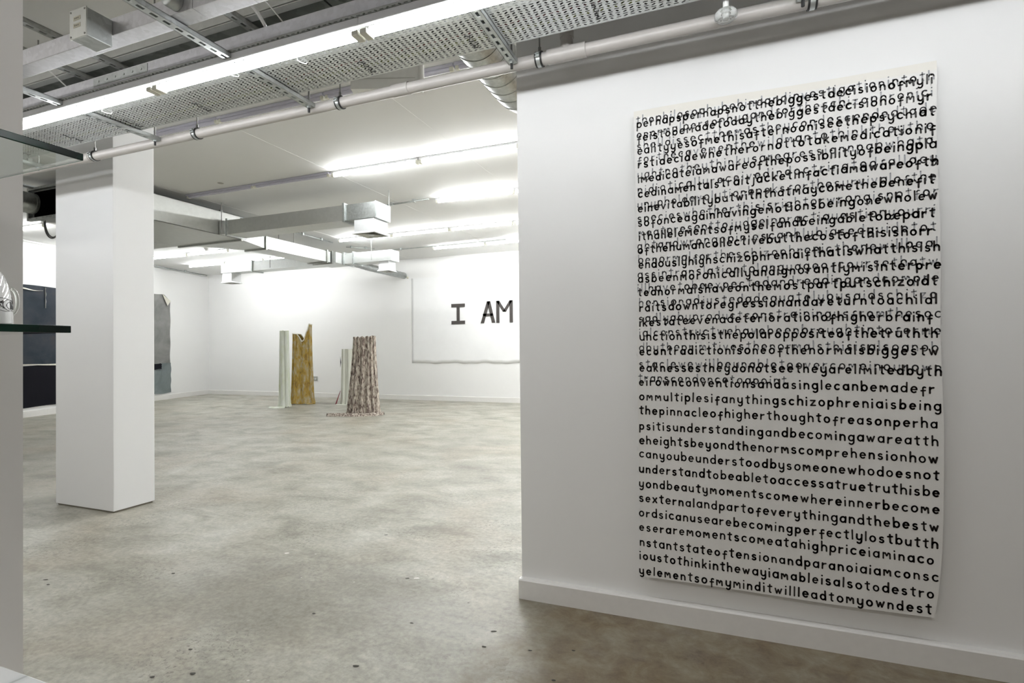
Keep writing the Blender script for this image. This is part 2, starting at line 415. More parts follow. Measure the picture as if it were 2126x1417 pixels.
# ------------------------------------------------------------------ perforated cable tray
ZT = 2.475
TX0, TX1, TY0, TY1 = -5.35, 1.75, 1.648, 2.058
def perforated():
    px, py = 0.0265, 0.0132
    nx = int((TX1 - TX0) / px); ny = int((TY1 - TY0 - .012) / py)
    V = []; F = []; y_off = TY0 + .006
    def slot(k):
        if k == 0: hl, hw, a = .0088, .0017, 0
        elif k == 1: hl, hw, a = .0060, .0034, math.radians(46)
        else: hl, hw, a = .0076, .0030, math.radians(-30)
        pts = [(hl, -hw), (hl, hw), (hl - .002, hw + .0006), (-hl + .002, hw + .0006), (-hl, hw), (-hl, -hw), (-hl + .002, -hw - .0006), (hl - .002, -hw - .0006)]
        ca, sa = math.cos(a), math.sin(a)
        out = [(p * ca - q * sa, p * sa + q * ca) for p, q in pts]
        out = [(max(-px * .46, min(px * .46, a_)), max(-py * .46, min(py * .46, b_))) for a_, b_ in out]
        out.sort(key=lambda t: math.atan2(t[1] / py, t[0] / px)); return out
    S = [slot(0), slot(1), slot(2)]
    for j in range(ny):
        for i in range(nx):
            k = 0 if (i + j) % 2 == 0 else (1 if ((i + j) // 2 + j // 2) % 2 == 0 else 2)
            cx, cy = TX0 + (i + .5) * px, y_off + (j + .5) * py
            o = len(V)
            for sx, sy in ((-1, -1), (1, -1), (1, 1), (-1, 1)):
                V.append((cx + sx * px / 2, cy + sy * py / 2, ZT))
            for a, b in S[k]: V.append((cx + a, cy + b, ZT))
            # corners: 0 (-,-) 1 (+,-) 2 (+,+) 3 (-,+); slot verts 0..7 sorted from angle -pi
            q = [o + 4 + m for m in range(8)]
            F += [(o, q[0], q[1]), (o, q[1], q[2], o + 1), (o + 1, q[2], q[3]), (o + 1, q[3], q[4], o + 2), (o + 2, q[4], q[5]), (o + 2, q[5], q[6], o + 3), (o + 3, q[6], q[7]), (o + 3, q[7], q[0], o)]
    mb = MB(); mb.v = V; mb.f = F
    xe = TX0 + nx * px
    mb.add([(TX0, TY0, ZT), (xe, TY0, ZT), (xe, y_off, ZT), (TX0, y_off, ZT)], [(0, 1, 2, 3)])
    mb.add([(TX0, y_off + ny * py, ZT), (xe, y_off + ny * py, ZT), (xe, TY1, ZT), (TX0, TY1, ZT)], [(0, 1, 2, 3)])
    return mb, xe
tray = thing('cable_tray', 'long perforated galvanised cable tray crossing the ceiling above the lit tubes', 'cable tray', (TX0, 1.85, ZT))
pm, xe = perforated()
flat('perforated_base', pm, M_TRAY, tray)['kind'] = 'stuff'
for y, s in ((TY0, -1), (TY1, 1)):
    ob('side_flange', MB().box((TX0, y - .0012, ZT), (xe, y + .0012, ZT + .052)).box((TX0, min(y, y - s * .012), ZT + .050), (xe, max(y, y - s * .012), ZT + .052)), M_TRUNK, tray)
for x in (-2.60, .2):
    cp = MB().box((x - .19, TY0 - .004, ZT + .006), (x + .19, TY0 - .0012, ZT + .046))
    for k in range(6): cp.lathe([(0, -.003), (.005, -.003), (.006, 0)], (x - .15 + .06 * k, TY0 - .004, ZT + .026), 8, 'y')
    ob('coupling_plate', cp, M_GALV, tray)
# cables lying in the tray; the pale ones carry painted lamp light
G_CAB = 'cables lying in the tray'
cabs = [(1.735, .016, (0.80, 0.80, 0.79), 'thick cable painted lamp-lit white in the perforated tray nearest the lamps'), (1.770, .016, (0.78, 0.78, 0.77), 'second thick cable painted lamp-lit white in the perforated tray'), (1.806, .016, (0.70, 0.71, 0.70), 'cable painted lamp-lit off-white next to the white ones in the perforated tray'),
        (1.842, .016, (0.45, 0.46, 0.45), 'cable painted faintly lamp-lit grey along the middle of the perforated tray'), (1.880, .017, (0.02, 0.02, 0.02), 'thick black cable in the middle of the perforated tray'),
        (1.915, .015, (0.02, 0.02, 0.022), 'black cable beside the thick one in the perforated tray'), (1.936, .0035, (0.10, 0.015, 0.015), 'thin dark red cable between two black ones in the perforated tray'), (1.985, .008, (0.14, 0.16, 0.03), 'olive green cable in the perforated tray nearest the pipe'),
        (1.958, .015, (0.02, 0.02, 0.02), 'black cable just inside the olive green one in the perforated tray'), (2.018, .016, (0.02, 0.02, 0.02), 'thin black cable along the far edge of the perforated tray')]
for k, (y, r, c, l) in enumerate(cabs):
    pts = []
    rr = random.Random(k)
    ph = 1.3
    for i in range(48):
        x = TX0 + .05 + (TX1 - TX0 - .1) * i / 47
        pts.append((x, y + .003 * math.sin(x * 1.9 + ph) + .002 * math.sin(x * 5 + ph * 2), ZT + r + .002 + .001))
    tag(ob('power_cable', MB().tube(pts, r, 8), plain('cable_%d' % k, c, 0.4), None, True), l, 'cable', G_CAB)
# cable ties poking through the tray every half metre
def wire(pts, r): return MB().tube(pts, r, 6)
ties = dict(zip((-4.06, -3.54, -3.01, -2.485, -1.968, -1.448, -.928, -.404, .12, .64), ('first', 'second', 'third', 'fourth', 'fifth', 'sixth', 'seventh', 'eighth', 'ninth', 'tenth')))
for x in (-4.06, -3.54, -3.01, -2.485, -1.968, -1.448, -.928, -.404, .12, .64):
    for (ya, yb) in ((1.925, 1.975), (1.992, 2.022)):
        j = rnd.uniform(-.006, .006)
        pts = [(x - .006, ya, ZT + .01), (x - .006, ya + .003, ZT - .003), (x + .008 + j, ya + .012, ZT - .007), (x + j, (ya + yb) / 2, ZT - .006), (x - .004, yb - .01, ZT - .008), (x + .010, yb, ZT - .003), (x + .01, yb + .002, ZT + .01)]
        side = 'far' if ya > 1.98 else 'middle'
        tag(ob('cable_tie', wire(pts, .0021), M_BLACK, None, True), 'black cable tie tail under the perforated tray, %s row, %s from the left' % (side, ties[x]), 'cable tie', 'cable ties on the tray')
for x, y, w_ in ((-1.688, 1.83, 'right'), (-2.06, 1.80, 'middle'), (-3.0, 1.83, 'left')):
    tag(ob('cable_tie', wire([(x, y - .02, ZT + .008), (x - .005, y - .018, ZT - .004), (x, y, ZT - .007), (x + .012, y + .018, ZT - .006), (x + .02, y + .02, ZT + .008)], .0024), M_WHITEP, None, True),
        'white cable tie loop beside the lit tube, %s one of three' % w_, 'cable tie', 'white cable ties on the tray')

# ------------------------------------------------------------------ slotted support channels, rods and nuts
def strut_mesh(x, y0, y1, z0, w=.041, h=.021, t=.0022):
    """channel along y, slotted face down"""
    mb = MB(); pitch = .05; n = int((y1 - y0) / pitch); hw = w / 2
    for i in range(n):
        ya = y0 + i * pitch; yb = ya + pitch; c = (ya + yb) / 2
        sw, sl = .0065, .014
        for z, fl in ((z0, 1),):
            vs = [(x - hw, ya, z), (x + hw, ya, z), (x + hw, yb, z), (x - hw, yb, z), (x - sw, c - sl, z), (x + sw, c - sl, z), (x + sw, c + sl, z), (x - sw, c + sl, z)]
            mb.add(vs, [(0, 1, 5, 4), (1, 2, 6, 5), (2, 3, 7, 6), (3, 0, 4, 7)])
            vs2 = [(a, b, z + t) for a, b, _ in vs]
            mb.add(vs2, [(4, 5, 1, 0), (5, 6, 2, 1), (6, 7, 3, 2), (7, 4, 0, 3)])
            mb.add(vs[4:] + vs2[4:], [(0, 1, 5, 4), (1, 2, 6, 5), (2, 3, 7, 6), (3, 0, 4, 7)])
    ye = y0 + n * pitch
    for s in (-1, 1):
        xo = x + s * hw
        mb.box((min(xo, xo - s * t), y0, z0), (max(xo, xo - s * t), ye, z0 + h))
        mb.box((min(xo, xo - s * .010), y0, z0 + h - t), (max(xo, xo - s * .010), ye, z0 + h))
    return mb
G_ST = 'slotted support channels under the tray'
ST = [(-4.22, 'slotted steel channel carrying the tray, leftmost, behind the near left wall'), (-3.085, 'slotted steel channel under the tray crossing above the column'),
      (-1.935, 'slotted steel channel in the middle of the picture top, running under trunking and tray'), (-.815, 'slotted steel channel ending in front of the silver spiral duct'),
      (.315, 'slotted steel channel cut by the top edge above the text canvas')]
for n_, (x, l) in enumerate(ST):
    t = thing('support_channel', l, 'bracket', (x, 2.15, ZT - .0225), G_ST)
    ob('slotted_channel', strut_mesh(x, .92, 2.171, ZT - .0225), M_GALV, t)
    for y in (.97, 2.150):
        ob('threaded_rod', MB().tube([(x, y, ZT - .052), (x, y, H)], .0045, 8), M_BOLT, t, True, 40)
        ob('hex_nut', MB().tube([(x, y, ZT - .0225), (x, y, ZT - .031)], .010, 6).tube([(x, y, ZT - .0225), (x, y, ZT - .0245)], .015, 16), M_WHITEP if False else M_GALV, t)
        ob('rod_end_cap', MB().tube([(x, y, ZT - .031), (x, y, ZT - .053)], .0062, 10), M_BLACK, t, True, 40)

# ------------------------------------------------------------------ square trunking with junction box
trk = thing('cable_trunking', 'square steel cable trunking hanging parallel to the tray at top left', 'trunking', (-5.2, 1.43, ZT))
secs = [(-5.3, -2.32), (-2.314, -1.86), (-1.854, 1.5)]
segs = [(-5.3, -3.05), (-3.048, -1.80), (-1.798, -1.55), (-1.548, 1.6)]
for a, b in segs:
    ob('trunking_length', MB().bbox((a, 1.396, ZT + .0005), (b, 1.466, ZT + .070), .0015), M_TRUNK, trk)
jb = thing('junction_box', 'grey steel junction box with two paper labels on the trunking side', 'junction box', (-2.29, 1.35, 2.42))
jx0, jx1, jy0, jy1, jz0, jz1 = -2.345, -2.248, 1.298, 1.3955, 2.425, 2.535
ob('box_body', MB().bbox((jx0, jy0 + .004, jz0), (jx1, jy1, jz1), .003), M_GALV, jb)
lid = ob('box_lid', MB().bbox((jx0 - .002, jy0, jz0 - .002), (jx1 + .002, jy0 + .0045, jz1 + .002), .001), M_GALVD, jb)
for a in (jx0 + .007, jx1 - .007):
    for b in (jz0 + .007, jz1 - .007):
        ob('lid_screw', MB().lathe([(0, -.002), (.0035, -.002), (.0042, 0)], (a, jy0, b), 10, 'y'), M_BOLT, jb)
for z in (2.500, 2.472):
    lb = ob('paper_label', MB().box((jx0 + .022, jy0 - .0008, z - .008), (jx0 + .066, jy0, z + .008)), M_LABEL, jb); lb['label'] = 'small cream paper label with dark dashes'
    mk = MB()
    for a, b in ((.032, .034), (.038, .048), (.052, .054)): mk.box((jx0 + a, jy0 - .0014, z - (.003 if b - a < .004 else .001)), (jx0 + b, jy0 - .0008, z + (.003 if b - a < .004 else .001)))
    ob('printed_mark', mk, M_INKT, lb)
rb = tag(ob('conduit_box', MB().lathe([(0, -.042), (.026, -.042), (.030, -.040), (.032, -.032), (.032, 0), (0, 0)], (-1.878, 1.395, 2.514), 28, 'y'), M_GALV, None, True, 30),
         'round shiny conduit box on the trunking side at the top edge', 'conduit box')
ob('brass_screw', MB().lathe([(0, -.004), (.003, -.004), (.0035, 0)], (-1.874, 1.353, 2.520), 10, 'y'), plain('brass', (.6, .5, .1), .3, .9), rb)
# dark rectangular duct above the gap
dk = thing('overhead_duct', 'wide dark galvanised duct above the gap between trunking and tray', 'duct', (-5.2, 1.77, 2.70))
dsegs = [(-5.25, -2.93), (-2.92, -1.55), (-1.54, 1.75)]
M_OVER = metal('dark_duct_steel', (0.17, 0.185, 0.17), 0.5, 0.3, 18)  # much darker steel tone for the overhead duct
for a, b in dsegs:
    ob('duct_section', MB().box((a, 1.775, 2.70), (b, 2.10, 2.85)), M_OVER, dk)
ob('corner_angle', MB().box((-5.25, 1.765, 2.695), (1.75, 1.775, 2.855)).box((-5.25, 1.765, 2.690), (1.75, 1.80, 2.6985)), M_GALVD, dk)
for x in (-3.14, -2.86, -1.965, -.6, .7):
    mbs = strut_mesh(x, 1.30, 2.14, 2.668)
    ss = ob('duct_bracket', mbs, M_FLANGE, dk)
    ob('bracket_rod', MB().tube([(x, 1.345, 2.65), (x, 1.345, H)], .0045, 8), M_BOLT, dk, True, 40)
# loose cables between trunking and tray
def arc(p0, p1, sag, n=14):
    a, b = Vector(p0), Vector(p1); out = []
    for i in range(n + 1):
        t = i / n; p = a.lerp(b, t) + Vector(sag) * math.sin(math.pi * t); out.append(tuple(p))
    return out
tag(ob('white_cable', MB().tube(arc((-1.80, 1.47, 2.60), (-1.715, 1.66, 2.535), (.03, .0, .03)), .007, 10), M_WHITEP, None, True), 'thick white cable curving from the trunking down to the tray', 'cable', 'loose white cables')
tag(ob('white_cable', MB().tube(arc((-1.66, 1.49, 2.60), (-1.62, 1.66, 2.53), (.004, 0, .01)), .0025, 8), M_WHITEP, None, True), 'thin white cable dropping beside the thick curved one', 'cable', 'loose white cables')
tag(ob('white_cable', MB().tube(arc((-2.98, 1.49, 2.60), (-3.02, 1.66, 2.53), (-.004, 0, .004)), .003, 8), M_WHITEP, None, True), 'thin white cable hanging in the gap near the left wall', 'cable', 'loose white cables')

# ------------------------------------------------------------------ plastic pipe with clamps
YPI, ZPI, RP = 2.200, 2.466, .0265
pipe = thing('drain_pipe', 'grey plastic pipe running along under the perforated tray', 'pipe', (-4.2, YPI, ZPI))
ob('pipe_run', MB().tube([(-5.4, YPI, ZPI - .006), (-3.0, YPI, ZPI - .003), (XR, YPI, ZPI)], RP, 24), M_PIPE, pipe, True, 50)
for x in (-3.80, -1.412):
    ob('pipe_sleeve', MB().lathe([(RP, -.045), (RP + .0035, -.045), (RP + .0035, .045), (RP, .045)], (x, YPI, ZPI - (.004 if x < -2 else .001)), 24, 'x'), M_PIPE, pipe, True, 40)
xt = -.578
tee = MB().lathe([(RP, -.085), (RP + .005, -.085), (RP + .005, .085), (RP, .085)], (xt, YPI, ZPI), 24, 'x')
tee.tube([(xt, YPI, ZPI), (xt, YPI, ZPI + .075)], .027, 20).tube([(xt, YPI, ZPI + .066), (xt, YPI, ZPI + .10)], .030, 20)
ob('tee_fitting', tee, M_PIPE, pipe, True, 40)
ob('riser', MB().tube([(xt, YPI, ZPI + .09), (xt, YPI, H)], .022, 20), M_PIPE, pipe, True, 40)
G_CL = 'pipe clamps'
for x, l in ((-3.72, 'steel pipe clamp in front of the column top'), (-2.80, 'steel pipe clamp on the grey pipe just right of the column'), (-1.778, 'steel pipe clamp on the grey pipe in the middle'),
             (-.702, 'steel pipe clamp at the left end of the partition wall'), (.352, 'steel pipe clamp with black liner above the text canvas'), (1.4, 'steel pipe clamp right of the text canvas')):
    t = thing('pipe_clamp', l, 'pipe clamp', (x, YPI, ZPI), G_CL)
    ob('clamp_ring', MB().lathe([(RP + .0035, -.010), (RP + .006, -.010), (RP + .006, .010), (RP + .0035, .010)], (x, YPI, ZPI - .001), 28, 'x').box((x - .009, YPI - .043, ZPI - .009), (x + .009, YPI - RP, ZPI - .004)).box((x - .009, YPI - .043, ZPI + .004), (x + .009, YPI - RP, ZPI + .009)), M_GALV, t, True, 30)
    for s in (-1, 1):
        ob('rubber_liner', MB().lathe([(RP, s * .012 - .0035), (RP + .0065, s * .012 - .0035), (RP + .0065, s * .012 + .0035), (RP, s * .012 + .0035)], (x, YPI, ZPI - .001), 28, 'x'), M_BLACK, t, True, 30)
    ob('hanger_boss', MB().tube([(x, YPI, ZPI + RP + .004), (x, YPI, ZPI + RP + .026)], .007, 6), M_BOLT, t)
    ob('hanger_rod', MB().tube([(x, YPI, ZPI + RP + .02), (x, YPI, H)], .0035, 8), M_BOLT, t, True, 40)
# hanging clear plastic disc on a tube
hd = thing('hanging_sensor', 'white rod with clear round plastic disc hanging in front of the pipe', 'sensor', (.056, 2.12, 2.42))
ob('drop_tube', MB().tube([(.056, 2.12, 2.425), (.056, 2.12, H)], .011, 16), M_WHITEP, hd, True, 40)
M_ACR, nt_, b_ = mat('clear_acrylic'); b_.inputs['Transmission Weight'].default_value = .85; b_.inputs['Roughness'].default_value = .12; b_.inputs['Base Color'].default_value = (.93, .95, .94, 1)
ob('acrylic_disc', MB().lathe([(0, -.012), (.030, -.012), (.040, -.004), (.041, .010), (.036, .018), (.013, .018), (.012, .024)], (.056, 2.12, 2.428), 32, 'z'), M_ACR, hd, True, 35)
ring = MB()
for j in range(14):
    q = 2 * math.pi * j / 14
    ring.tube([(.056 + .027 * math.cos(q), 2.12 + .027 * math.sin(q), 2.446), (.056 + .027 * math.cos(q), 2.12 + .027 * math.sin(q), 2.450)], .0028, 6)
ob('ring_studs', ring, M_WHITEP, hd)

# ------------------------------------------------------------------ spiral ducts
def spiral(name, pts, r, label, grp=None, rib=.12):
    t = thing(name, label, 'duct', pts[0], grp)
    ob('spiral_tube', MB().tube(pts, r, 40, cap=False), M_SPIRAL, t, True, 60)
    P = [Vector(p) for p in pts]; acc = 0; nxt = rib / 2
    for i in range(len(P) - 1):
        L = (P[i + 1] - P[i]).length; d = (P[i + 1] - P[i]).normalized()
        while nxt <= acc + L:
            c = P[i] + d * (nxt - acc)
            u = Vector((0, 0, 1)); u = (u - d * u.dot(d)).normalized(); w = d.cross(u)
            ringp = [tuple(c + (u * math.cos(2 * math.pi * j / 36) + w * math.sin(2 * math.pi * j / 36)) * (r + .0005) + d * (.02 * math.sin(2 * math.pi * j / 36))) for j in range(36)]
            ob('seam_ring', MB().tube(ringp, .0022, 5, closed=True), M_FLANGE, t, True)
            nxt += rib
        acc += L
    return t
R_ = .30
pp = [(-1.12, 2.10, 2.80), (-1.12, 2.35, 2.80), (-1.12, 2.9, 2.80)]
for i in range(9):
    q = math.pi / 2 * i / 8
    pp.append((-1.12 + R_ * (1 - math.cos(q)), 2.97 + R_ * math.sin(q), 2.80))
pp += [(-.5, 3.27, 2.80), (1.2, 3.27, 2.80)]
spiral('spiral_duct', pp, .133, 'big shiny spiral duct bending behind the partition wall', None, .098)
spiral('spiral_duct', [(-7.72, 1.2, 3.01), (-7.72, 3.2, 3.01), (-7.72, 3.89, 3.01)], .125, 'spiral duct entering the black open duct left of the column', None, .16)
spiral('spiral_duct', [(-6.76, 8.64, 2.94), (-6.79, 9.3, 2.92), (-6.83, 10.69, 2.92)], .075, 'thin pale spiral duct from the far elbow to the far wall', None, .16)

# ------------------------------------------------------------------ rectangular ventilation ducts
ZD = 2.85
def flange_x(t, x0, x1, y, z0, z1, w=.03, over=.022):
    """frame round a duct that runs along y (frame lies in a plane of constant y)"""
    mb = MB()
    mb.box((x0 - over, y - w / 2, z0 - over), (x1 + over, y + w / 2, z0)).box((x0 - over, y - w / 2, z1), (x1 + over, y + w / 2, z1 + over))
    mb.box((x0 - over, y - w / 2, z0), (x0, y + w / 2, z1)).box((x1, y - w / 2, z0), (x1 + over, y + w / 2, z1))
    ob('flange', mb, M_FLANGE, t)
def flange_y(t, x, y0, y1, z0, z1, w=.03, over=.022):
    mb = MB()
    mb.box((x - w / 2, y0 - over, z0 - over), (x + w / 2, y1 + over, z0)).box((x - w / 2, y0 - over, z1), (x + w / 2, y1 + over, z1 + over))
    mb.box((x - w / 2, y0 - over, z0), (x + w / 2, y0, z1)).box((x - w / 2, y1, z0), (x + w / 2, y1 + over, z1))
    ob('flange', mb, M_GALV, t)
duct = thing('ventilation_duct', 'branching rectangular galvanised air duct under the far room ceiling', 'duct', (-7.0, 6, ZD))
# wide supply section with open near end
X0, X1 = -7.86, -6.565
zt1 = 3.19
mb = MB()
mb.box((X0, 3.95, ZD), (X1, 5.85, ZD + .006)).box((X0, 3.95, zt1 - .006), (X1, 5.85, zt1)).box((X0, 3.95, ZD), (X0 + .006, 5.85, zt1)).box((X1 - .006, 3.95, ZD), (X1, 5.85, zt1))
ob('wide_section', mb, M_GALVD, duct)
mb = MB().box((X0 + .007, 3.96, ZD + .007), (X1 - .007, 5.8, ZD + .010)).box((X0 + .007, 3.96, zt1 - .012), (X1 - .007, 5.8, zt1 - .007)).box((X0 + .007, 3.96, ZD + .007), (X0 + .011, 5.8, zt1 - .007)).box((X1 - .011, 3.96, ZD + .007), (X1 - .007, 5.8, zt1 - .007)).box((X0 + .007, 5.78, ZD + .007), (X1 - .007, 5.8, zt1 - .007))
ob('black_shade', mb, M_DUCTSHADE, duct)['label'] = 'black painted shade inside the open duct end'  # inner faces blackened to read as the unlit duct interior
mb = MB().box((X0 - .03, 3.90, ZD - .03), (X1 + .03, 3.95, ZD)).box((X0 - .03, 3.90, zt1), (X1 + .03, 3.95, zt1 + .03)).box((X0 - .03, 3.90, ZD), (X0, 3.95, zt1)).box((X1, 3.90, ZD), (X1 + .03, 3.95, zt1))
for k in range(12): mb.lathe([(0, -.008), (.009, -.008), (.010, 0)], (X0 + .05 + k * .108, 3.90, ZD - .015), 8, 'y')
ob('open_end_frame', mb, M_GALV, duct)
flange_x(duct, X0, X1, 5.865, ZD, ZD + .20)
# tapered section
a, b = 5.88, 6.52
xa0, xa1, xb0, xb1 = -7.70, -6.565, -7.21, -6.785
vs = [(xa0, a, ZD), (xa1, a, ZD), (xa1, a, ZD + .2), (xa0, a, ZD + .2), (xb0, b, ZD), (xb1, b, ZD), (xb1, b, ZD + .2), (xb0, b, ZD + .2)]
ob('tapered_section', MB().add(vs, [(0, 1, 5, 4), (1, 2, 6, 5), (2, 3, 7, 6), (3, 0, 4, 7), (0, 3, 2, 1), (4, 5, 6, 7)]), M_DUCTW, duct)
flange_x(duct, xb0, xb1, 6.54, ZD, ZD + .2)
ob('narrow_section', MB().box((xb0, 6.555, ZD), (xb1, 8.08, ZD + .2)), M_DUCTW, duct)
flange_x(duct, xb0, xb1, 7.98, ZD, ZD + .2); flange_x(duct, xb0, xb1, 8.12, ZD, ZD + .2)
ob('crossing_box', MB().box((xb0, 8.13, ZD), (-6.70, 8.62, ZD + .2)), M_DUCTW, duct)
flange_y(duct, -6.67, 8.335, 8.60, ZD, ZD + .2); flange_y(duct, -6.45, 8.335, 8.60, ZD, ZD + .2)
ob('right_branch', MB().box((-6.66, 8.335, ZD), (-5.60, 8.60, ZD + .2)), M_DUCTW, duct)
ob('left_branch', MB().box((-9.82, 8.26, ZD), (xb0, 8.52, ZD + .2)), M_DUCTW, duct)
flange_y(duct, -8.94, 8.26, 8.52, ZD, ZD + .2)
# middle branch that comes forward at the right
Y0, Y1 = 5.525, 5.835
ob('stub_collar', MB().box((-6.55, Y0 - .04, ZD), (-6.455, Y1, ZD + .19)), M_DUCTW, duct)
flange_y(duct, -6.44, Y0, Y1, ZD, ZD + .2)
ob('middle_branch', MB().box((-6.425, Y0, ZD), (-4.43, Y1, ZD + .2)), M_GALVD, duct)
flange_y(duct, -4.415, Y0, Y1, ZD, ZD + .2)
ob('branch_end', MB().box((-4.40, Y0, ZD), (-3.925, Y1, ZD + .2)), M_GALV, duct)
ob('end_cap_edge', MB().box((-3.945, Y0 - .006, ZD - .006), (-3.935, Y1 + .006, ZD + .206)), M_GALV, duct)
ob('rear_left_stub', MB().box((-8.9, 5.50, ZD), (X0 - .001, 5.85, ZD + .2)), M_GALVD, duct)
for (x, y) in ((-6.60, 4.35), (-7.83, 4.35), (-6.50, 5.48), (-3.99, 5.90), (-6.83, 7.2), (-7.17, 7.2), (-6.0, 8.28), (-8.4, 8.2)):
    ob('duct_hanger_rod', MB().tube([(x, y, ZD + .02), (x, y, H)], .006, 8), M_BOLT, duct, True, 40)
ob('edge_angle', MB().box((-7.80, 3.0, 3.205), (-7.75, 5.6, 3.235)), M_GALV, duct)
# diffuser boxes below the branches
def outlet(x0, x1, y0, y1, z0, z1, label):
    t = thing('air_outlet', label, 'air vent', ((x0 + x1) / 2, (y0 + y1) / 2, z0), 'square air outlets under the ducts')
    ob('plenum_box', MB().bbox((x0, y0, z0 + .028), (x1, y1, z1 - .001), .004), M_PANELW, t)
    o = .022
    ob('diffuser_rim', MB().add([(x0, y0, z0 + .03), (x1, y0, z0 + .03), (x1, y1, z0 + .03), (x0, y1, z0 + .03), (x0 - o, y0 - o, z0), (x1 + o, y0 - o, z0), (x1 + o, y1 + o, z0), (x0 - o, y1 + o, z0),
        (x0 + .01, y0 + .01, z0 + .001), (x1 - .01, y0 + .01, z0 + .001), (x1 - .01, y1 - .01, z0 + .001), (x0 + .01, y1 - .01, z0 + .001)],
        [(0, 1, 5, 4), (1, 2, 6, 5), (2, 3, 7, 6), (3, 0, 4, 7), (4, 5, 9, 8), (5, 6, 10, 9), (6, 7, 11, 10), (7, 4, 8, 11)]), M_PANELW, t)
    ob('dark_throat', MB().box((x0 + .008, y0 + .008, z0 + .020), (x1 - .008, y1 - .008, z0 + .027)), M_GRILLED, t)
    cx, cy = (x0 + x1) / 2, (y0 + y1) / 2; hx, hy = (x1 - x0) / 2 - .012, (y1 - y0) / 2 - .012
    for k in range(4):
        f = 1 - k * .2; g = f - .11; zz = z0 + .002 + k * .002
        A = [(cx - hx * f, cy - hy * f), (cx + hx * f, cy - hy * f), (cx + hx * f, cy + hy * f), (cx - hx * f, cy + hy * f)]
        B = [(cx - hx * g, cy - hy * g), (cx + hx * g, cy - hy * g), (cx + hx * g, cy + hy * g), (cx - hx * g, cy + hy * g)]
        ob('louvre_ring', MB().add([(p[0], p[1], zz) for p in A] + [(p[0], p[1], zz + .012) for p in B], [(0, 1, 5, 4), (1, 2, 6, 5), (2, 3, 7, 6), (3, 0, 4, 7)]), M_GRILLE, t)
    ob('centre_plate', MB().lathe([(0, 0), (hx * .28, 0), (hx * .30, .004), (0, .004)], (cx, cy, z0 - .001), 20, 'z'), M_PANELW, t)
    return t
outlet(-4.27, -3.965, 5.535, 5.83, 2.665, ZD, 'square white air outlet hanging under the nearest duct branch')
outlet(-5.90, -5.68, 8.36, 8.60, 2.665, ZD, 'small square air outlet under the far right duct branch')
outlet(-9.80, -9.53, 8.27, 8.51, 2.64, ZD, 'pale square air outlet under the far left duct branch')
# cable loop under the open duct
lp = []
for i in range(17):
    q = math.pi * i / 16
    lp.append((-7.565 - .165 * math.cos(q), 4.0, ZD - .03 - .22 * math.sin(q)))
tag(ob('cable_loop', MB().tube(lp, .009, 8).tube([(x + .02, y, z + .012) for x, y, z in lp], .006, 8), plain('dark_grey_cable', (.10, .10, .10), .35), None, True), 'dark cable loop hanging under the black duct opening', 'cable')

# ------------------------------------------------------------------ ceiling conduits, sensors, white unit
G_CO = 'metal conduits on the ceiling'
def conduit(pts, label, r=.011):
    t = thing('conduit', label, 'conduit', pts[0], G_CO)
    ob('conduit_tube', MB().tube(pts, r, 10), M_GALV, t, True)
    a, b = Vector(pts[0]), Vector(pts[-1]); L = (b - a).length; n = max(2, int(L / .9))
    for i in range(n):
        p = a.lerp(b, (i + .35) / n)
        ob('saddle_clip', MB().bbox((p.x - .02, p.y - .02, p.z - .016), (p.x + .02, p.y + .02, H), .003), M_GALV, t)
    return t
conduit([(-6.86, 3.0, 3.272), (-6.88, 6.55, 3.272)], 'metal conduit on ceiling above the wide duct, with clips')
conduit([(-6.88, 7.30, 3.272), (-6.91, 8.30, 3.272)], 'short white metal conduit on ceiling between middle duct and small lamp')
conduit([(-6.95, 8.75, 3.272), (-6.55, 9.15, 3.272)], 'dark thin conduit on ceiling above the far elbow')
conduit([(-4.43, 6.44, 3.272), (-3.68, 6.40, 3.272)], 'grey conduit on ceiling from near outlet to the second lit row', .013)
conduit([(-6.40, 9.42, 3.272), (-3.70, 9.35, 3.272)], 'long thin conduit on ceiling before the last lit row')
conduit([(-12.25, 7.0, 3.255), (-12.95, 10.45, 3.255)], 'metal conduit along the top of the left wall', .016)
tag(ob('white_coving', MB().tube([(left_x(2.2) + .012, 2.2, H - .03), (left_x(10.6) + .012, 10.6, H - .03)], .010, 8), M_WHITEP, None, True), 'white pipe tight under the ceiling edge of the left wall', 'pipe')
tag(ob('ceiling_plug', MB().lathe([(0, -.006), (.020, -.006), (.034, -.002), (.036, 0), (0, 0)], (-5.761, 4.844, H), 20, 'z'), plain('grey_filler', (.42, .41, .38), .7), None, True), 'small round grey patch on the ceiling above the unlit tube', 'cover')
sd = tag(ob('smoke_detector', MB().lathe([(0, -.05), (.035, -.05), (.05, -.035), (.06, -.012), (.065, 0)], (-9.687, 7.823, H), 24, 'z'), M_WHITEP, None, True, 40), 'small white round smoke detector on the far ceiling', 'smoke detector')
ac = thing('ceiling_unit', 'white ceiling mounted air unit with rounded end behind the tray', 'air unit', (-2.1, 3.06, 2.99))
acd = Vector((.457 - 0, .165)).normalized()
def acp(u, v): return (-2.33 + acd.x * u - acd.y * v, 2.993 + acd.y * u + acd.x * v)
prof = [(0, 0), (.47, 0), (.485, .006), (.49, .02), (.49, .09), (0, .09)]
vs = []
pts_ = [acp(*p) for p in prof]
n_ = len(prof)
vs = [(x, y, 3.0) for x, y in pts_] + [(x, y, H - .001) for x, y in pts_]
ob('unit_case', MB().add(vs, [tuple(range(n_)), tuple(range(2 * n_ - 1, n_ - 1, -1))] + [(i, i + n_, (i + 1) % n_ + n_, (i + 1) % n_) for i in range(n_)]), M_WHITEP, ac)
p1, p2 = acp(.02, -.002), acp(.45, -.002)
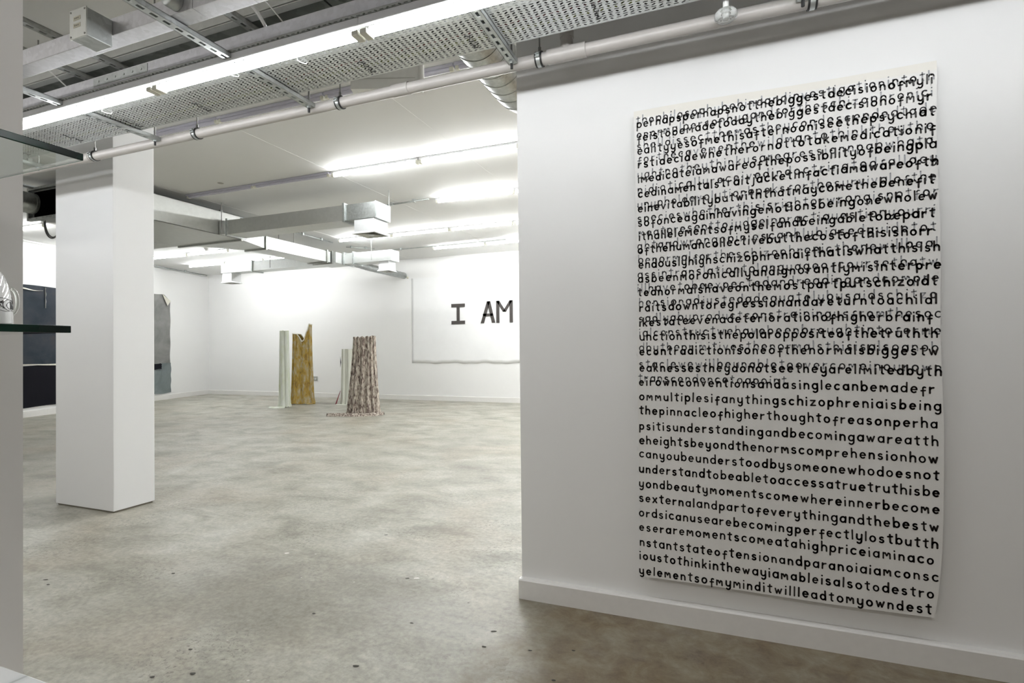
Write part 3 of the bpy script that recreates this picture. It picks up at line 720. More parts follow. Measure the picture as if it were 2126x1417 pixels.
ob('panel_seam', MB().tube([(p1[0], p1[1], 3.07), (p2[0], p2[1], 3.07)], .002, 6), M_GRILLE, ac)
p1 = acp(.478, -.006); p3 = acp(.515, .03)
ob('end_cap', MB().tube([(acp(.49, .008)[0], acp(.49, .008)[1], 2.992), (acp(.49, .008)[0], acp(.49, .008)[1], H - .001)], .020, 14), M_WHITEP, ac, True, 50)

# ------------------------------------------------------------------ text canvas
M_CANV, nt, b = mat('primed_canvas')
v = coords(nt); wv = noise(nt, coords(nt, (1, 1, .3)), 9, 4); fn = noise(nt, v, 400, 2)
sp = N(nt, 'ShaderNodeSeparateXYZ'); nt.links.new(v, sp.inputs[0])
base = ramp(nt, wv, [(.35, (.80, .795, .775)), (.65, (.845, .84, .825))])
# the top strip was left unprimed (warmer)
mr = N(nt, 'ShaderNodeMapRange', interpolation_type='SMOOTHSTEP'); mr.inputs['From Min'].default_value = 2.198; mr.inputs['From Max'].default_value = 2.212
nt.links.new(sp.outputs['Z'], mr.inputs['Value'])
nt.links.new(mix(nt, mr.outputs[0], base, (.82, .80, .745)), b.inputs['Base Color'])
b.inputs['Roughness'].default_value = .85; bump(nt, b, mix(nt, .5, fn, wv), .25, .003)
YC = 2.366
cv = MB(); nx, nz = 30, 56
def c_edges(z):
    xl = -.318 + .003 * math.sin(z * 5)
    xr = .775 - .004 * max(0, 1 - z) - max(0, .62 - z) ** 2 * .20 + .0025 * math.sin(z * 9)
    return xl, xr
for s in (0, 1):
    for j in range(nz + 1):
        z = .191 + (2.238 - .191) * j / nz; xl, xr = c_edges(z)
        for i in range(nx + 1):
            u = i / nx
            zz = z + .0025 * math.sin(u * 7) * (1 if j in (0, nz) else 0)
            cv.v.append((xl + (xr - xl) * u, YC + .018 * s, zz))
W1 = nx + 1; off = W1 * (nz + 1)
for j in range(nz):
    for i in range(nx):
        a = j * W1 + i
        cv.f.append((a, a + 1, a + 1 + W1, a + W1)); cv.f.append((off + a + W1, off + a + 1 + W1, off + a + 1, off + a))
for j in range(nz):
    a = j * W1; cv.f.append((a, a + W1, off + a + W1, off + a)); a = j * W1 + nx; cv.f.append((a + W1, a, off + a, off + a + W1))
for i in range(nx):
    cv.f.append((i + 1, i, off + i, off + i + 1)); a = nz * W1 + i; cv.f.append((a, a + 1, off + a + 1, off + a))
canvas = tag(flat('text_canvas', cv, M_CANV), 'tall off-white canvas covered in hand-painted black lower-case lettering', 'painting')
ob('hanging_batten', MB().box((-.28, YC + .018, .25), (.68, YP, .29)).box((-.28, YC + .018, 2.12), (.72, YP, 2.16)), plain('pine_batten', (.5, .4, .28), .7), canvas)

def arcp(cx, cy, rx, ry, a0, a1, n=12):
    return [(cx + rx * math.cos(math.radians(a0 + (a1 - a0) * i / n)), cy + ry * math.sin(math.radians(a0 + (a1 - a0) * i / n))) for i in range(n + 1)]
O = lambda: arcp(.40, .50, .38, .46, 0, 360, 18)
GL = {
 'a': (.80, [O(), [(.78, .98), (.78, .02)]]), 'b': (.80, [arcp(.42, .50, .37, .46, 0, 360, 18), [(.04, 1.6), (.04, .04)]]),
 'c': (.74, [arcp(.42, .50, .39, .46, 48, 312, 14)]), 'd': (.80, [O(), [(.78, 1.6), (.78, .02)]]),
 'e': (.80, [[(.06, .52), (.76, .52)] + arcp(.41, .50, .37, .46, 3, 310, 16)]),
 'f': (.62, [[(.66, .93)] + arcp(.50, .80, .20, .2, 70, 180, 6) + [(.30, -.50)], [(.04, .38), (.62, .42)]]),
 'g': (.80, [O(), [(.78, .98), (.78, -.12)] + arcp(.42, -.16, .36, .40, 0, -140, 9)]),
 'h': (.76, [[(.05, 1.6), (.05, .02)], [(.05, .55)] + arcp(.40, .58, .34, .38, 160, 0, 8) + [(.74, .02)]]),
 'i': (.12, [[(.06, .92), (.06, .02)], [(.06, 1.42), (.06, 1.46)]]),
 'j': (.36, [[(.30, .92), (.30, -.25)] + arcp(.08, -.25, .22, .24, 0, -100, 5), [(.30, 1.42), (.30, 1.46)]]),
 'k': (.70, [[(.05, 1.6), (.05, .02)], [(.64, .92), (.10, .42)], [(.26, .54), (.68, .02)]]),
 'l': (.12, [[(.06, 1.6), (.06, .02)]]),
 'm': (1.05, [[(.05, .95), (.05, .02)], [(.05, .80), (.30, .93), (.52, .45), (.76, .93), (.96, .80), (1.0, .02)]]),
 'n': (.74, [[(.05, .96), (.05, .02)], [(.05, .55)] + arcp(.38, .58, .33, .36, 160, 0, 8) + [(.72, .02)]]),
 'o': (.82, [arcp(.41, .49, .38, .46, 0, 360, 18)]), 'p': (.80, [arcp(.42, .50, .37, .46, 0, 360, 18), [(.05, .96), (.05, -.55)]]),
 'q': (.80, [O(), [(.78, .96), (.78, -.55)]]), 'r': (.56, [[(.05, .96), (.05, .02)], [(.05, .60), (.22, .84), (.56, .90)]]),
 's': (.70, [arcp(.36, .73, .27, .23, 40, 265, 10) + arcp(.35, .26, .29, .25, 85, -150, 10)]),
 't': (.62, [[(.32, 1.42), (.32, .26)] + arcp(.52, .22, .20, .20, 180, 275, 6), [(.02, 1.05), (.64, 1.12)]]),
 'u': (.78, [[(.05, .95), (.05, .42)] + arcp(.39, .42, .34, .38, 180, 340, 8), [(.75, .95), (.75, .02)]]),
 'v': (.74, [[(.03, .93), (.37, .04), (.71, .93)]]), 'w': (1.10, [[(.03, .93), (.30, .06), (.54, .78), (.80, .06), (1.07, .93)]]),
 'x': (.74, [[(.04, .93), (.70, .03)], [(.70, .93), (.04, .03)]]),
 'y': (.78, [[(.05, .95), (.05, .42)] + arcp(.39, .42, .34, .36, 180, 340, 8), [(.75, .95), (.75, -.14)] + arcp(.42, -.16, .33, .40, 0, -140, 8)]),
 'z': (.76, [[(.04, .90), (.70, .90), (.06, .06), (.74, .06)]]),
}
def ribbon(mb, pts, w, y, wob):
    """flat brush stroke with round joints, drawn in the x-z plane facing -y"""
    hw = w / 2
    for i, (x, z) in enumerate(pts):
        k = 8; o = len(mb.v)
        for j in range(k): mb.v.append((x + hw * math.cos(6.2832 * j / k), y, z + hw * math.sin(6.2832 * j / k)))
        mb.f.append(tuple(o + j for j in range(k)))
        if i:
            x0, z0 = pts[i - 1]; dx, dz = x - x0, z - z0; L = math.hypot(dx, dz) or 1
            nx_, nz_ = -dz / L * hw, dx / L * hw
            mb.add([(x0 + nx_, y, z0 + nz_), (x0 - nx_, y, z0 - nz_), (x - nx_, y, z - nz_), (x + nx_, y, z + nz_)], [(0, 1, 2, 3)])
ROWS=[
("perhapsperhapsnotthebiggestdecisionofmyli",(-0.3074, 2.1629),(0.2771, 2.1658),(0.7621, 2.158)),
("feistobemadetodaythebiggestdecisionofmyr",(-0.3059, 2.102),(0.2746, 2.1118),(0.7585, 2.0978)),
("ealityyesofmethisafternooniseethepsychiat",(-0.3057, 2.045),(0.2857, 2.0488),(0.7663, 2.0395)),
("rstidecidewhetherornottotakemedicationif",(-0.3044, 1.9853),(0.2779, 1.99),(0.7667, 1.9769)),
("imedicateiamawareofthepossibilityofbeingpla",(-0.3052, 1.9191),(0.2735, 1.9269),(0.7694, 1.9189)),
("cedinamentalstraitjacketinfactiamawareofth",(-0.3051, 1.8539),(0.295, 1.8631),(0.774, 1.8548)),
("einevitabilitybutwiththatmaycomethebenefit",(-0.3069, 1.7893),(0.2854, 1.7983),(0.7607, 1.7881)),
("sofonceagainhavingemotionsbeingonewholew",(-0.3078, 1.7266),(0.2896, 1.7348),(0.7685, 1.7292)),
("ithallelementsofmyselfandbeingabletobepart",(-0.3044, 1.6651),(0.2698, 1.6721),(0.7608, 1.664)),
("ofthehumancollectivebutthecostofthisishorr",(-0.3093, 1.6079),(0.2792, 1.6113),(0.7519, 1.6)),
("endouslyhighschizophreniaifthatiswhatthisish",(-0.3071, 1.5416),(0.2868, 1.5447),(0.7741, 1.5389)),
("asbeenmoronicallyandignorantlymisinterpre",(-0.31, 1.4791),(0.2893, 1.4815),(0.7757, 1.4736)),
("tednormalshaveonthemostpartputschizoidt",(-0.3118, 1.4206),(0.2781, 1.4216),(0.7634, 1.4133)),
("raitsdowntoregressionandareturntoachildl",(-0.3065, 1.3521),(0.2805, 1.3542),(0.7622, 1.3447)),
("ikestateevenadeteriorationofhigherbrainf",(-0.3073, 1.2864),(0.271, 1.2932),(0.7479, 1.2802)),
("unctionthisisthepolaroppositeofthetruthth",(-0.3071, 1.2246),(0.2701, 1.2272),(0.7617, 1.2204)),
("econtradictionisoneofthenormalsbiggestw",(-0.308, 1.1604),(0.2691, 1.1631),(0.7615, 1.1548)),
("eaknessestheydonotseetheyarelimitedbyth",(-0.3089, 1.0883),(0.2817, 1.089),(0.7709, 1.08)),
("eirownconventionsandasinglecanbemadefr",(-0.3118, 1.0276),(0.2636, 1.0245),(0.7482, 1.0153)),
("ommultiplesifanythingschizophreniaisbeing",(-0.3116, 0.9637),(0.2627, 0.9596),(0.7673, 0.9529)),
("thepinnacleofhigherthoughtofreasonperha",(-0.3124, 0.9022),(0.272, 0.8965),(0.7561, 0.887)),
("psitisunderstandingandbecomingawareatth",(-0.3133, 0.8342),(0.2573, 0.8301),(0.7572, 0.8228)),
("eheightsbeyondthenormscomprehensionhow",(-0.3141, 0.7718),(0.2632, 0.7662),(0.755, 0.7584)),
("canyoubeunderstoodbysomeonewhodoesnot",(-0.3149, 0.7129),(0.2708, 0.7013),(0.7575, 0.6992)),
("understandtobeabletoaccessatruetruthisbe",(-0.3168, 0.6472),(0.2716, 0.6404),(0.758, 0.637)),
("yondbeautymomentscomewhereinnerbecome",(-0.3177, 0.5828),(0.257, 0.5764),(0.7569, 0.5744)),
("sexternalandpartofeverythingandthebestw",(-0.3185, 0.5198),(0.2646, 0.5124),(0.7539, 0.5099)),
("ordsicanusearebecomingperfectlylostbutth",(-0.3194, 0.4542),(0.2551, 0.4512),(0.7506, 0.447)),
("eseraremomentscomeatahighpriceiaminaco",(-0.3192, 0.3921),(0.2568, 0.3933),(0.7375, 0.3881)),
("nstantstateoftensionandparanoiaiamconsc",(-0.318, 0.326),(0.2686, 0.3237),(0.7501, 0.3274)),
("ioustothinkinthewayiamableisalsotodestro",(-0.3198, 0.2677),(0.2523, 0.2629),(0.7355, 0.2638)),
("yelementsofmyminditwillleadtomyowndest",(-0.3216, 0.2036),(0.2548, 0.2015),(0.7264, 0.2062)),
]
GREY=[
("thephilosophybehindandinvestigationintoth",(-0.3093, 2.1803),(0.2773, 2.1774),(0.7684, 2.172)),
("enormalpersonhugandfortheschizophrenici",(-0.3079, 2.1151),(0.2748, 2.1273),(0.7616, 2.1115)),
("shalldissectthemastheycondescendedtode",(-0.3075, 2.0666),(0.286, 2.0662),(0.7722, 2.0492)),
("forthecavementhewildmantothinktheythe",(-0.3062, 2.0068),(0.2782, 2.0094),(0.7611, 1.9885)),
("ughtnotheythinkusaregressionnpqbwhata",(-0.3071, 1.9385),(0.2738, 1.9463),(0.7588, 1.9347)),
("nidioticallyreceivedindoctrinatedfallacy",(-0.3069, 1.8711),(0.2952, 1.8785),(0.7693, 1.8661)),
("unupholdevolutionbooksforthesurvivalofthe",(-0.3088, 1.8066),(0.2857, 1.8138),(0.7675, 1.7997)),
("specieswhetherthisisrightorwrongisnotfor",(-0.3096, 1.746),(0.2899, 1.7503),(0.7723, 1.743)),
("meatpresenttojudgeinpractiquestionyourri",(-0.3063, 1.6822),(0.27, 1.6876),(0.7618, 1.6763)),
("ghtandwrongopiniescanhlybiasedguidetot",(-0.3112, 1.625),(0.2794, 1.6268),(0.7644, 1.6131)),
("benormalfortheschizophrenicthenewillbeal",(-0.3089, 1.563),(0.287, 1.5601),(0.7678, 1.5536)),
("assintranslationtolanguageofcoursethatw",(-0.3118, 1.4984),(0.2895, 1.4969),(0.7667, 1.4866)),
("illhavetobeexpectedandreadingandcompre",(-0.3137, 1.4377),(0.2783, 1.437),(0.7693, 1.4254)),
("hensionadjustedadequatelybysaidschitzo",(-0.3082, 1.3755),(0.2808, 1.3734),(0.7626, 1.3659)),
("sadlyabyproductconstrainingusfromthesoc",(-0.3092, 1.3055),(0.2712, 1.3067),(0.7737, 1.2936)),
("ialconstructwehavebeenbroughtintoforme",(-0.309, 1.2415),(0.2703, 1.2426),(0.7719, 1.2308)),
("dbytheprimitivesthenormalsthisisalsoanob",(-0.3098, 1.1774),(0.2693, 1.1785),(0.7637, 1.1689)),
("staclewewillbeunabletoovercomeinourown",(-0.3108, 1.1063),(0.282, 1.1044),(0.7704, 1.0941)),
("transcendencetoapoint",(-0.3147, 1.0444),(-0.0099, 1.0421),(0.2638, 1.0399)),
]

M_INK = plain('black_acrylic_paint', (.018, .014, .013), .42, var=.3, nscale=90)
M_GREY = plain('grey_acrylic_paint', (.40, .41, .435), .6, var=.18, nscale=60)
def write_row(text, p0, p1, p2, y, w, m, name, seed):
    r = random.Random(seed)
    nat = [GL[c][0] for c in text]; xh = .0222
    total = sum(nat) * xh; span = p2[0] - p0[0]; gap = (span - total) / (len(text) - 1)
    if gap < .006:
        xh *= .93; total = sum(nat) * xh; gap = (span - total) / (len(text) - 1)
    x = p0[0]
    x0, x1, x2 = p0[0], p1[0], p2[0]
    def base(q):
        return p0[1] * (q - x1) * (q - x2) / ((x0 - x1) * (x0 - x2)) + p1[1] * (q - x0) * (q - x2) / ((x1 - x0) * (x1 - x2)) + p2[1] * (q - x0) * (q - x1) / ((x2 - x0) * (x2 - x1))
    mb = MB()
    for c in text:
        adv, strokes = GL[c]
        s = 1 + r.uniform(-.05, .05); tilt = r.uniform(-.03, .05); bz = base(x + adv * xh / 2) + r.uniform(-.0008, .0008)
        ww = w * (1 + r.uniform(-.1, .14))
        yy = y
        for st in strokes:
            pts = [(x + (px + tilt * (pz - .5)) * xh * s, bz + pz * xh * s) for px, pz in st]
            ribbon(mb, pts, ww, yy, 0)
        x += adv * xh + gap * 1.0
    o = flat(name, mb, m, canvas); return o
for i, (t_, a, b_2, c) in enumerate(GREY): write_row(t_, a, b_2, c, YC - .0005, .0050, M_GREY, 'grey_text_row', 100 + i)
for i, (t_, a, b_2, c) in enumerate(ROWS): write_row(t_, a, b_2, c, YC - .0010, .0058, M_INK, 'black_text_row', i)

# ------------------------------------------------------------------ far wall cloth with I AM
M_CLOTH = plain('white_cloth', (.86, .865, .87), .9, var=.015, nscale=4)
cl = MB(); nx, nz = 60, 24; x0, x1 = -6.62, -2.6
for s in (0, 1):
    for j in range(nz + 1):
        for i in range(nx + 1):
            u, w_ = i / nx, j / nz
            x = x0 + (x1 - x0) * u
            z = .86 + .012 * math.sin(u * 30) * (1 - w_) + .01 * math.sin(u * 71) * (1 - w_) + 1.98 * w_
            yy = 10.680 - .004 * math.exp(-((w_) * 9)) * (1 + math.sin(u * 40)) - .0015 * math.sin(u * 9) * math.sin(w_ * 6)
            cl.v.append((x, yy + (.003 if s else 0), z))
W1 = nx + 1; off = W1 * (nz + 1)
for j in range(nz):
    for i in range(nx):
        a = j * W1 + i; cl.f.append((a, a + 1, a + 1 + W1, a + W1)); cl.f.append((off + a + W1, off + a + 1 + W1, off + a + 1, off + a))
for j in range(nz):
    a = j * W1; cl.f.append((a, a + W1, off + a + W1, off + a))
for i in range(nx): cl.f.append((i + 1, i, off + i, off + i + 1))
cloth = tag(flat('wall_banner', cl, M_CLOTH, None, True), 'large white cloth banner on the far wall with black words I AM', 'banner')
M_LET = plain('charcoal_letters', (.055, .048, .045), .7, var=.12, nscale=25)
yl0, yl1 = 10.664, 10.671
# I
li = MB().box((-5.572, yl0, 2.125), (-5.232, yl1, 2.200)).box((-5.572, yl0, 1.740), (-5.232, yl1, 1.815)).box((-5.44, yl0, 1.81), (-5.365, yl1, 2.13))
ob('letter_i', li, M_LET, cloth)
# A
def para(mb, p, q, w):  # slanted bar between (x,z) points, horizontal width w
    mb.prism([(p[0], p[1]), (p[0] + w, p[1]), (q[0] + w, q[1]), (q[0], q[1])], yl0, yl1)
la = MB(); para(la, (-4.845, 1.745), (-4.69, 2.225), .078); para(la, (-4.575, 1.750), (-4.69, 2.225), .078)
la.box((-4.79, yl0, 1.895), (-4.55, yl1, 1.955))
ob('letter_a', la, M_LET, cloth)
lm = MB().prism([(-4.470, 1.745), (-4.395, 1.745), (-4.395, 2.225), (-4.470, 2.225)], yl0, yl1).prism([(-4.155, 1.745), (-4.08, 1.745), (-4.08, 2.225), (-4.155, 2.225)], yl0, yl1)
para(lm, (-4.315, 1.985), (-4.470, 2.225), .075); para(lm, (-4.315, 1.985), (-4.155, 2.225), .075)
ob('letter_m', lm, M_LET, cloth)
tag(ob('wall_fixing', MB().lathe([(0, -.03), (.02, -.03), (.028, 0)], (-6.73, 10.69, 2.87), 16, 'y'), plain('beige_plastic', (.62, .60, .5), .5), None, True), 'small beige fixing on the far wall left above the banner', 'fixing')
skt = thing('power_socket', 'double metal power socket on the far wall beside the gold drape', 'socket', (-9.49, 10.68, .47))
ob('face_plate', MB().bbox((-9.59, 10.672, .42), (-9.40, 10.69, .52), .004), plain('brushed_steel_plate', (.45, .46, .43), .4, .5), skt)
for x in (-9.545, -9.475): ob('socket_insert', MB().bbox((x, 10.668, .435), (x + .045, 10.673, .485), .002), plain('white_insert', (.7, .7, .68), .4), skt)
for x in (-9.53, -9.46): ob('switch', MB().bbox((x, 10.667, .495), (x + .02, 10.673, .51), .002), plain('grey_switch', (.3, .3, .3), .4), skt)

# ------------------------------------------------------------------ hanging works on the left wall
wd = Vector((-1.237, 4.766)).normalized()
def onwall(y, z, off=.01):
    """point on the left wall at depth y, pushed off the wall"""
    return (left_x(y) + nl.x * off, y + nl.y * off, z)
def mottled(name, stops, scale, rough=.85, stretch=(1, 1, 1), det=6):
    m, nt, b = mat(name); v = coords(nt, stretch)
    nt.links.new(ramp(nt, noise(nt, v, scale, det, .62, .5), stops), b.inputs['Base Color'])
    b.inputs['Roughness'].default_value = rough; bump(nt, b, noise(nt, v, scale * 3, 4), .2, .01); return m
def wall_cloth(name, y0, y1, zb, zt, m, parent, n=30, wav=.012, off=.02, top=None, th=.005):
    mb = MB(); nz = 24
    for s in (0, 1):
        for j in range(nz + 1):
            for i in range(n + 1):
                u = i / n; w_ = j / nz
                ztop = zt + (top(u) if top else .010 * math.sin(u * 9 + zt))
                z = zb + .008 * math.sin(u * 13 + zb * 3) + (ztop - zb) * w_
                o_ = off + wav * (.5 + .5 * math.sin(u * 11 + w_ * 3)) * (.4 + .6 * (1 - w_)) + (th if s == 0 else 0)
                y = y0 + (y1 - y0) * u + .008 * math.sin(w_ * 17 + zt) * (1 if i == n else 0)
                mb.v.append(onwall(y, z, o_))
    W1 = n + 1; off_ = W1 * (nz + 1)
    for j in range(nz):
        for i in range(n):
            a = j * W1 + i; mb.f.append((a, a + 1, a + 1 + W1, a + W1)); mb.f.append((off_ + a + W1, off_ + a + 1 + W1, off_ + a + 1, off_ + a))
    for j in range(nz):
        for a in (j * W1, j * W1 + n): mb.f.append((a, a + W1, off_ + a + W1, off_ + a))
    for i in range(n):
        for a in (i, nz * W1 + i): mb.f.append((a, a + 1, off_ + a + 1, off_ + a))
    return ob(name, mb, m, parent, True, 40)
M_NAVY = mottled('blue_black_stained_cloth', [(.25, (.004, .009, .016)), (.42, (.014, .024, .036)), (.58, (.030, .036, .048)), (.75, (.055, .045, .045))], 2.6)
M_BLK = plain('black_cloth', (.004, .004, .008), .8, spec=.2)
M_GRYW = mottled('grey_washed_cloth', [(.3, (.13, .135, .13)), (.5, (.20, .20, .195)), (.7, (.27, .27, .26))], 2.0)
M_GRYB = mottled('blue_grey_washed_cloth', [(.3, (.12, .145, .15)), (.5, (.17, .20, .205)), (.7, (.23, .26, .26))], 2.0)
M_FOLD = plain('cream_canvas_back', (.70, .68, .60), .85)
wa = thing('dark_wall_hanging', 'dark blue and black two-part cloth hanging left of the column', 'wall hanging', onwall(5.9, .2))
wall_cloth('stained_upper_cloth', 5.0, 7.3, .98, 2.46, M_NAVY, wa)
wall_cloth('black_lower_cloth', 5.0, 7.3, .18, .965, M_BLK, wa, off=.012)
wall_cloth('pale_seam', 5.0, 7.3, .955, .985, M_FOLD, wa, off=.030, wav=.004)
wall_cloth('torn_slit', 5.35, 6.16, 2.37, 2.385, M_FOLD, wa, off=.034, wav=.012)
wall_cloth('vertical_chalk_line', 6.20, 6.22, 2.05, 2.44, M_GRYW, wa, off=.034, wav=.01, n=4)
wb = thing('grey_wall_hanging', 'grey two-part cloth hanging with a folded cream corner right of the column', 'wall hanging', onwall(9.2, .16))
wall_cloth('grey_upper_cloth', 7.9, 9.28, .90, 2.60, M_GRYW, wb, top=lambda u: 0 if u < .86 else -(u - .86) * 1.0)
wall_cloth('blue_lower_cloth', 7.9, 9.31, .16, .905, M_GRYB, wb, off=.012)
mbf = MB(); A_, B_, C_ = onwall(9.02, 2.605, .045), onwall(9.275, 2.46, .045), onwall(9.14, 2.33, .075)
A2, B2, C2 = [tuple(Vector(p) + Vector((nl.x * .006, nl.y * .006, 0))) for p in (A_, B_, C_)]
mbf.add([A_, B_, C_, A2, B2, C2], [(0, 1, 2), (5, 4, 3), (0, 3, 4, 1), (1, 4, 5, 2), (2, 5, 3, 0)])
ob('folded_corner', mbf, M_FOLD, wb)['label'] = 'cream underside of the folded top corner'
wall_cloth('dark_patch', 8.3, 9.0, .76, .895, M_BLK, wb, off=.030, wav=.004)

# ------------------------------------------------------------------ draped cloth sculptures
RX = Vector((.933, .359, 0))       # the direction their broad sides face along
RY = Vector((-.359, .933, 0))
def drape(name, label, c, h, w0, w1, d0, d1, pleats, amp, m, seed, topf=None, lean=0.0, sharp=.7, spread=None):
    rr = random.Random(seed)
    n = 200; nz = 44
    t = thing(name, label, 'sculpture', (c[0], c[1], 0), 'draped cloth sculptures')
    phs = [rr.random() * 6.28 for _ in range(6)]
    mb = MB()
    for j in range(nz + 1):
        v_ = j / nz
        for i in range(n):
            q = 2 * math.pi * i / n
            w = w1 + (w0 - w1) * (1 - v_) ** 1.4; d = d1 + (d0 - d1) * (1 - v_) ** 1.4
            if v_ < .10:
                fl = (1 - v_ / .10) ** 2; w += .035 * fl; d += .035 * fl
            pl = math.sin(pleats * q + phs[0] + .5 * math.sin(2 * q + phs[1]) + .5 * math.sin(v_ * 3 + phs[2]))
            pl = math.copysign(abs(pl) ** sharp, pl) * amp * (1.25 - .45 * v_)
            pl += amp * .5 * math.sin(pleats * 1.7 * q + phs[3] + v_ * 2)
            cx_ = math.copysign(abs(math.cos(q)) ** .8, math.cos(q)); sy_ = math.copysign(abs(math.sin(q)) ** .8, math.sin(q))
            ux = cx_ * (w / 2 + pl * .5) + lean * v_; uy = sy_ * (d / 2 + pl)
            top = h + (topf(ux / (w1 / 2)) if topf else .008 * math.sin(9 * q + phs[4]))
            z = max(.006, .006 + (top - .006) * v_ + (.012 * math.sin(pleats * q) if v_ < .03 else 0))
            p = Vector((c[0], c[1], z)) + RX * ux + RY * uy
            mb.v.append((p.x, p.y, z))
    for j in range(nz):
        for i in range(n):
            i2 = (i + 1) % n; mb.f.append((j * n + i, j * n + i2, (j + 1) * n + i2, (j + 1) * n + i))
    top_ring = [mb.v[nz * n + i] for i in range(n)]
    # inner face a little inside, so the cloth has thickness at the top
    cen = Vector((c[0], c[1], 0)) + RX * lean
    o = len(mb.v)
    for k_, dz in ((.93, 0), (.90, -.25)):
        for x, y, z in top_ring: mb.v.append((cen.x + (x - cen.x) * k_, cen.y + (y - cen.y) * k_, z + dz))
    for a, b in ((nz * n, o), (o, o + n)):
        for i in range(n):
            i2 = (i + 1) % n; mb.f.append((a + i, a + i2, b + i2, b + i))
    ob('draped_cloth', mb, m, t, True, 60)
    return t, top_ring
def spill(t, c, pts, m, name='trailing_hem', hh=.03):
    """cloth lying on the floor: lumpy low mound along a path, widths given"""
    mb = MB(); k = 10; o = 0
    for i, (ux, uy, w) in enumerate(pts):
        for j in range(k):
            a = (j / (k - 1) - .5) * 2
            p = Vector((c[0], c[1], 0)) + RX * ux + RY * (uy + a * w)
            z = .003 + hh * (1 - a * a) * (.5 + .5 * abs(math.sin(i * 2.3 + j * 1.7)))
            mb.v.append((p.x, p.y, z))
    for i in range(len(pts) - 1):
        for j in range(k - 1):
            a = i * k + j; mb.f.append((a, a + 1, a + 1 + k, a + k))
    flat(name, mb, m, t, True)
M_PALE = mottled('pale_green_dyed_cloth', [(.30, (.58, .60, .30)), (.40, (.64, .68, .55)), (.55, (.72, .75, .68)), (.72, (.78, .80, .76)), (.82, (.55, .56, .55))], 9, stretch=(1, 1, .28))
M_GOLD = mottled('gold_brown_dyed_cloth', [(.25, (.10, .065, .025)), (.38, (.26, .165, .04)), (.48, (.42, .28, .05)), (.56, (.38, .31, .17)), (.68, (.55, .48, .36)), (.80, (.28, .2, .11))], 15, stretch=(1, 1, .35))
M_SPOT = mottled('dark_flecked_beige_cloth', [(.36, (.06, .04, .035)), (.44, (.17, .125, .105)), (.50, (.38, .33, .28)), (.60, (.56, .51, .44)), (.75, (.66, .62, .56))], 38, stretch=(1, 1, .30))
M_CREAM = mottled('cream_cloth', [(.3, (.66, .67, .58)), (.6, (.74, .75, .68))], 8, stretch=(1, 1, .25))
t, _ = drape('cloth_sculpture', 'slim pale green cloth column standing left of the gold drape', (-8.455, 8.63), 1.60, .225, .17, .20, .15, 7, .009, M_PALE, 1)
spill(t, (-8.455, 8.63), [(-.26, -.16, .03), (-.20, -.18, .06), (-.10, -.20, .08), (0, -.19, .08), (.09, -.17, .06)], M_PALE, hh=.03)
def gtop(u):
    u = max(-1, min(1, u))
    if u < -.35: return -.02 * (u + 1)
    if u < .15: return -.013 - (u + .35) * .34
    if u < .38: return -.183 + (u - .15) * .15
    return -.15 + (u - .38) * .70 if u < .9 else .214 - (u - .9) * .2
t, ring = drape('cloth_sculpture', 'gold and brown dyed cloth standing with a notched top edge', (-8.58, 9.28), 1.56, .50, .40, .30, .22, 9, .013, M_GOLD, 2, gtop)
hem = [ring[i] for i in range(len(ring))]
ob('cream_top_edge', MB().tube([(x, y, z) for x, y, z in hem], .012, 6, closed=True), M_FOLD, t, True)['label'] = 'cream frayed band along the notched top'
spill(t, (-8.58, 9.28), [(.16, -.16, .03), (.22, -.17, .05), (.28, -.14, .04), (.32, -.12, .02)], M_GOLD, hh=.03)
t, _ = drape('cloth_sculpture', 'dark flecked beige pleated cloth standing in front on the right', (-6.04, 8.06), 1.42, .60, .39, .34, .24, 16, .016, M_SPOT, 3, lambda u: .014 * math.sin(u * 14) + .012 * u, lean=.03)
spill(t, (-6.04, 8.06), [(-.60, -.22, .015), (-.50, -.21, .05), (-.40, -.20, .08), (-.30, -.20, .11), (-.20, -.22, .08), (-.08, -.22, .11), (.02, -.23, .08), (.14, -.22, .10), (.26, -.19, .08), (.34, -.15, .09), (.40, -.10, .04)], M_SPOT, hh=.055)
t, _ = drape('cloth_sculpture', 'cream pleated cloth partly hidden behind the dark flecked one', (-7.41, 9.48), 1.20, .44, .40, .26, .22, 11, .016, M_CREAM, 4)
mbr = MB(); cc = Vector((-7.41, 9.48, 0))
def lp_(u, v, z): p = cc + RX * u + RY * v; return (p.x, p.y, z)
mbr.add([lp_(-.235, -.10, .26), lp_(-.30, -.12, .02), lp_(-.33, -.10, .01), lp_(-.225, -.08, .30), lp_(-.235, -.07, .26), lp_(-.30, -.09, .02), lp_(-.33, -.07, .01), lp_(-.225, -.05, .30)], [(0, 1, 2, 3), (7, 6, 5, 4), (0, 4, 5, 1), (2, 6, 7, 3), (1, 5, 6, 2), (3, 7, 4, 0)])
ob('red_cloth_tip', mbr, plain('crimson_cloth', (.25, .03, .05), .8), t)['label'] = 'crimson corner of cloth touching the floor'
mbr = MB().add([lp_(-.205, -.115, 1.05), lp_(-.18, -.14, .92), lp_(-.205, -.115, .80), lp_(-.215, -.09, .93)], [(0, 1, 2, 3)])
flat('black_mark', mbr, M_BLK, t)
spill(t, (-7.41, 9.48), [(-.30, -.12, .02), (-.2, -.16, .04), (-.05, -.17, .04)], M_CREAM, hh=.02)

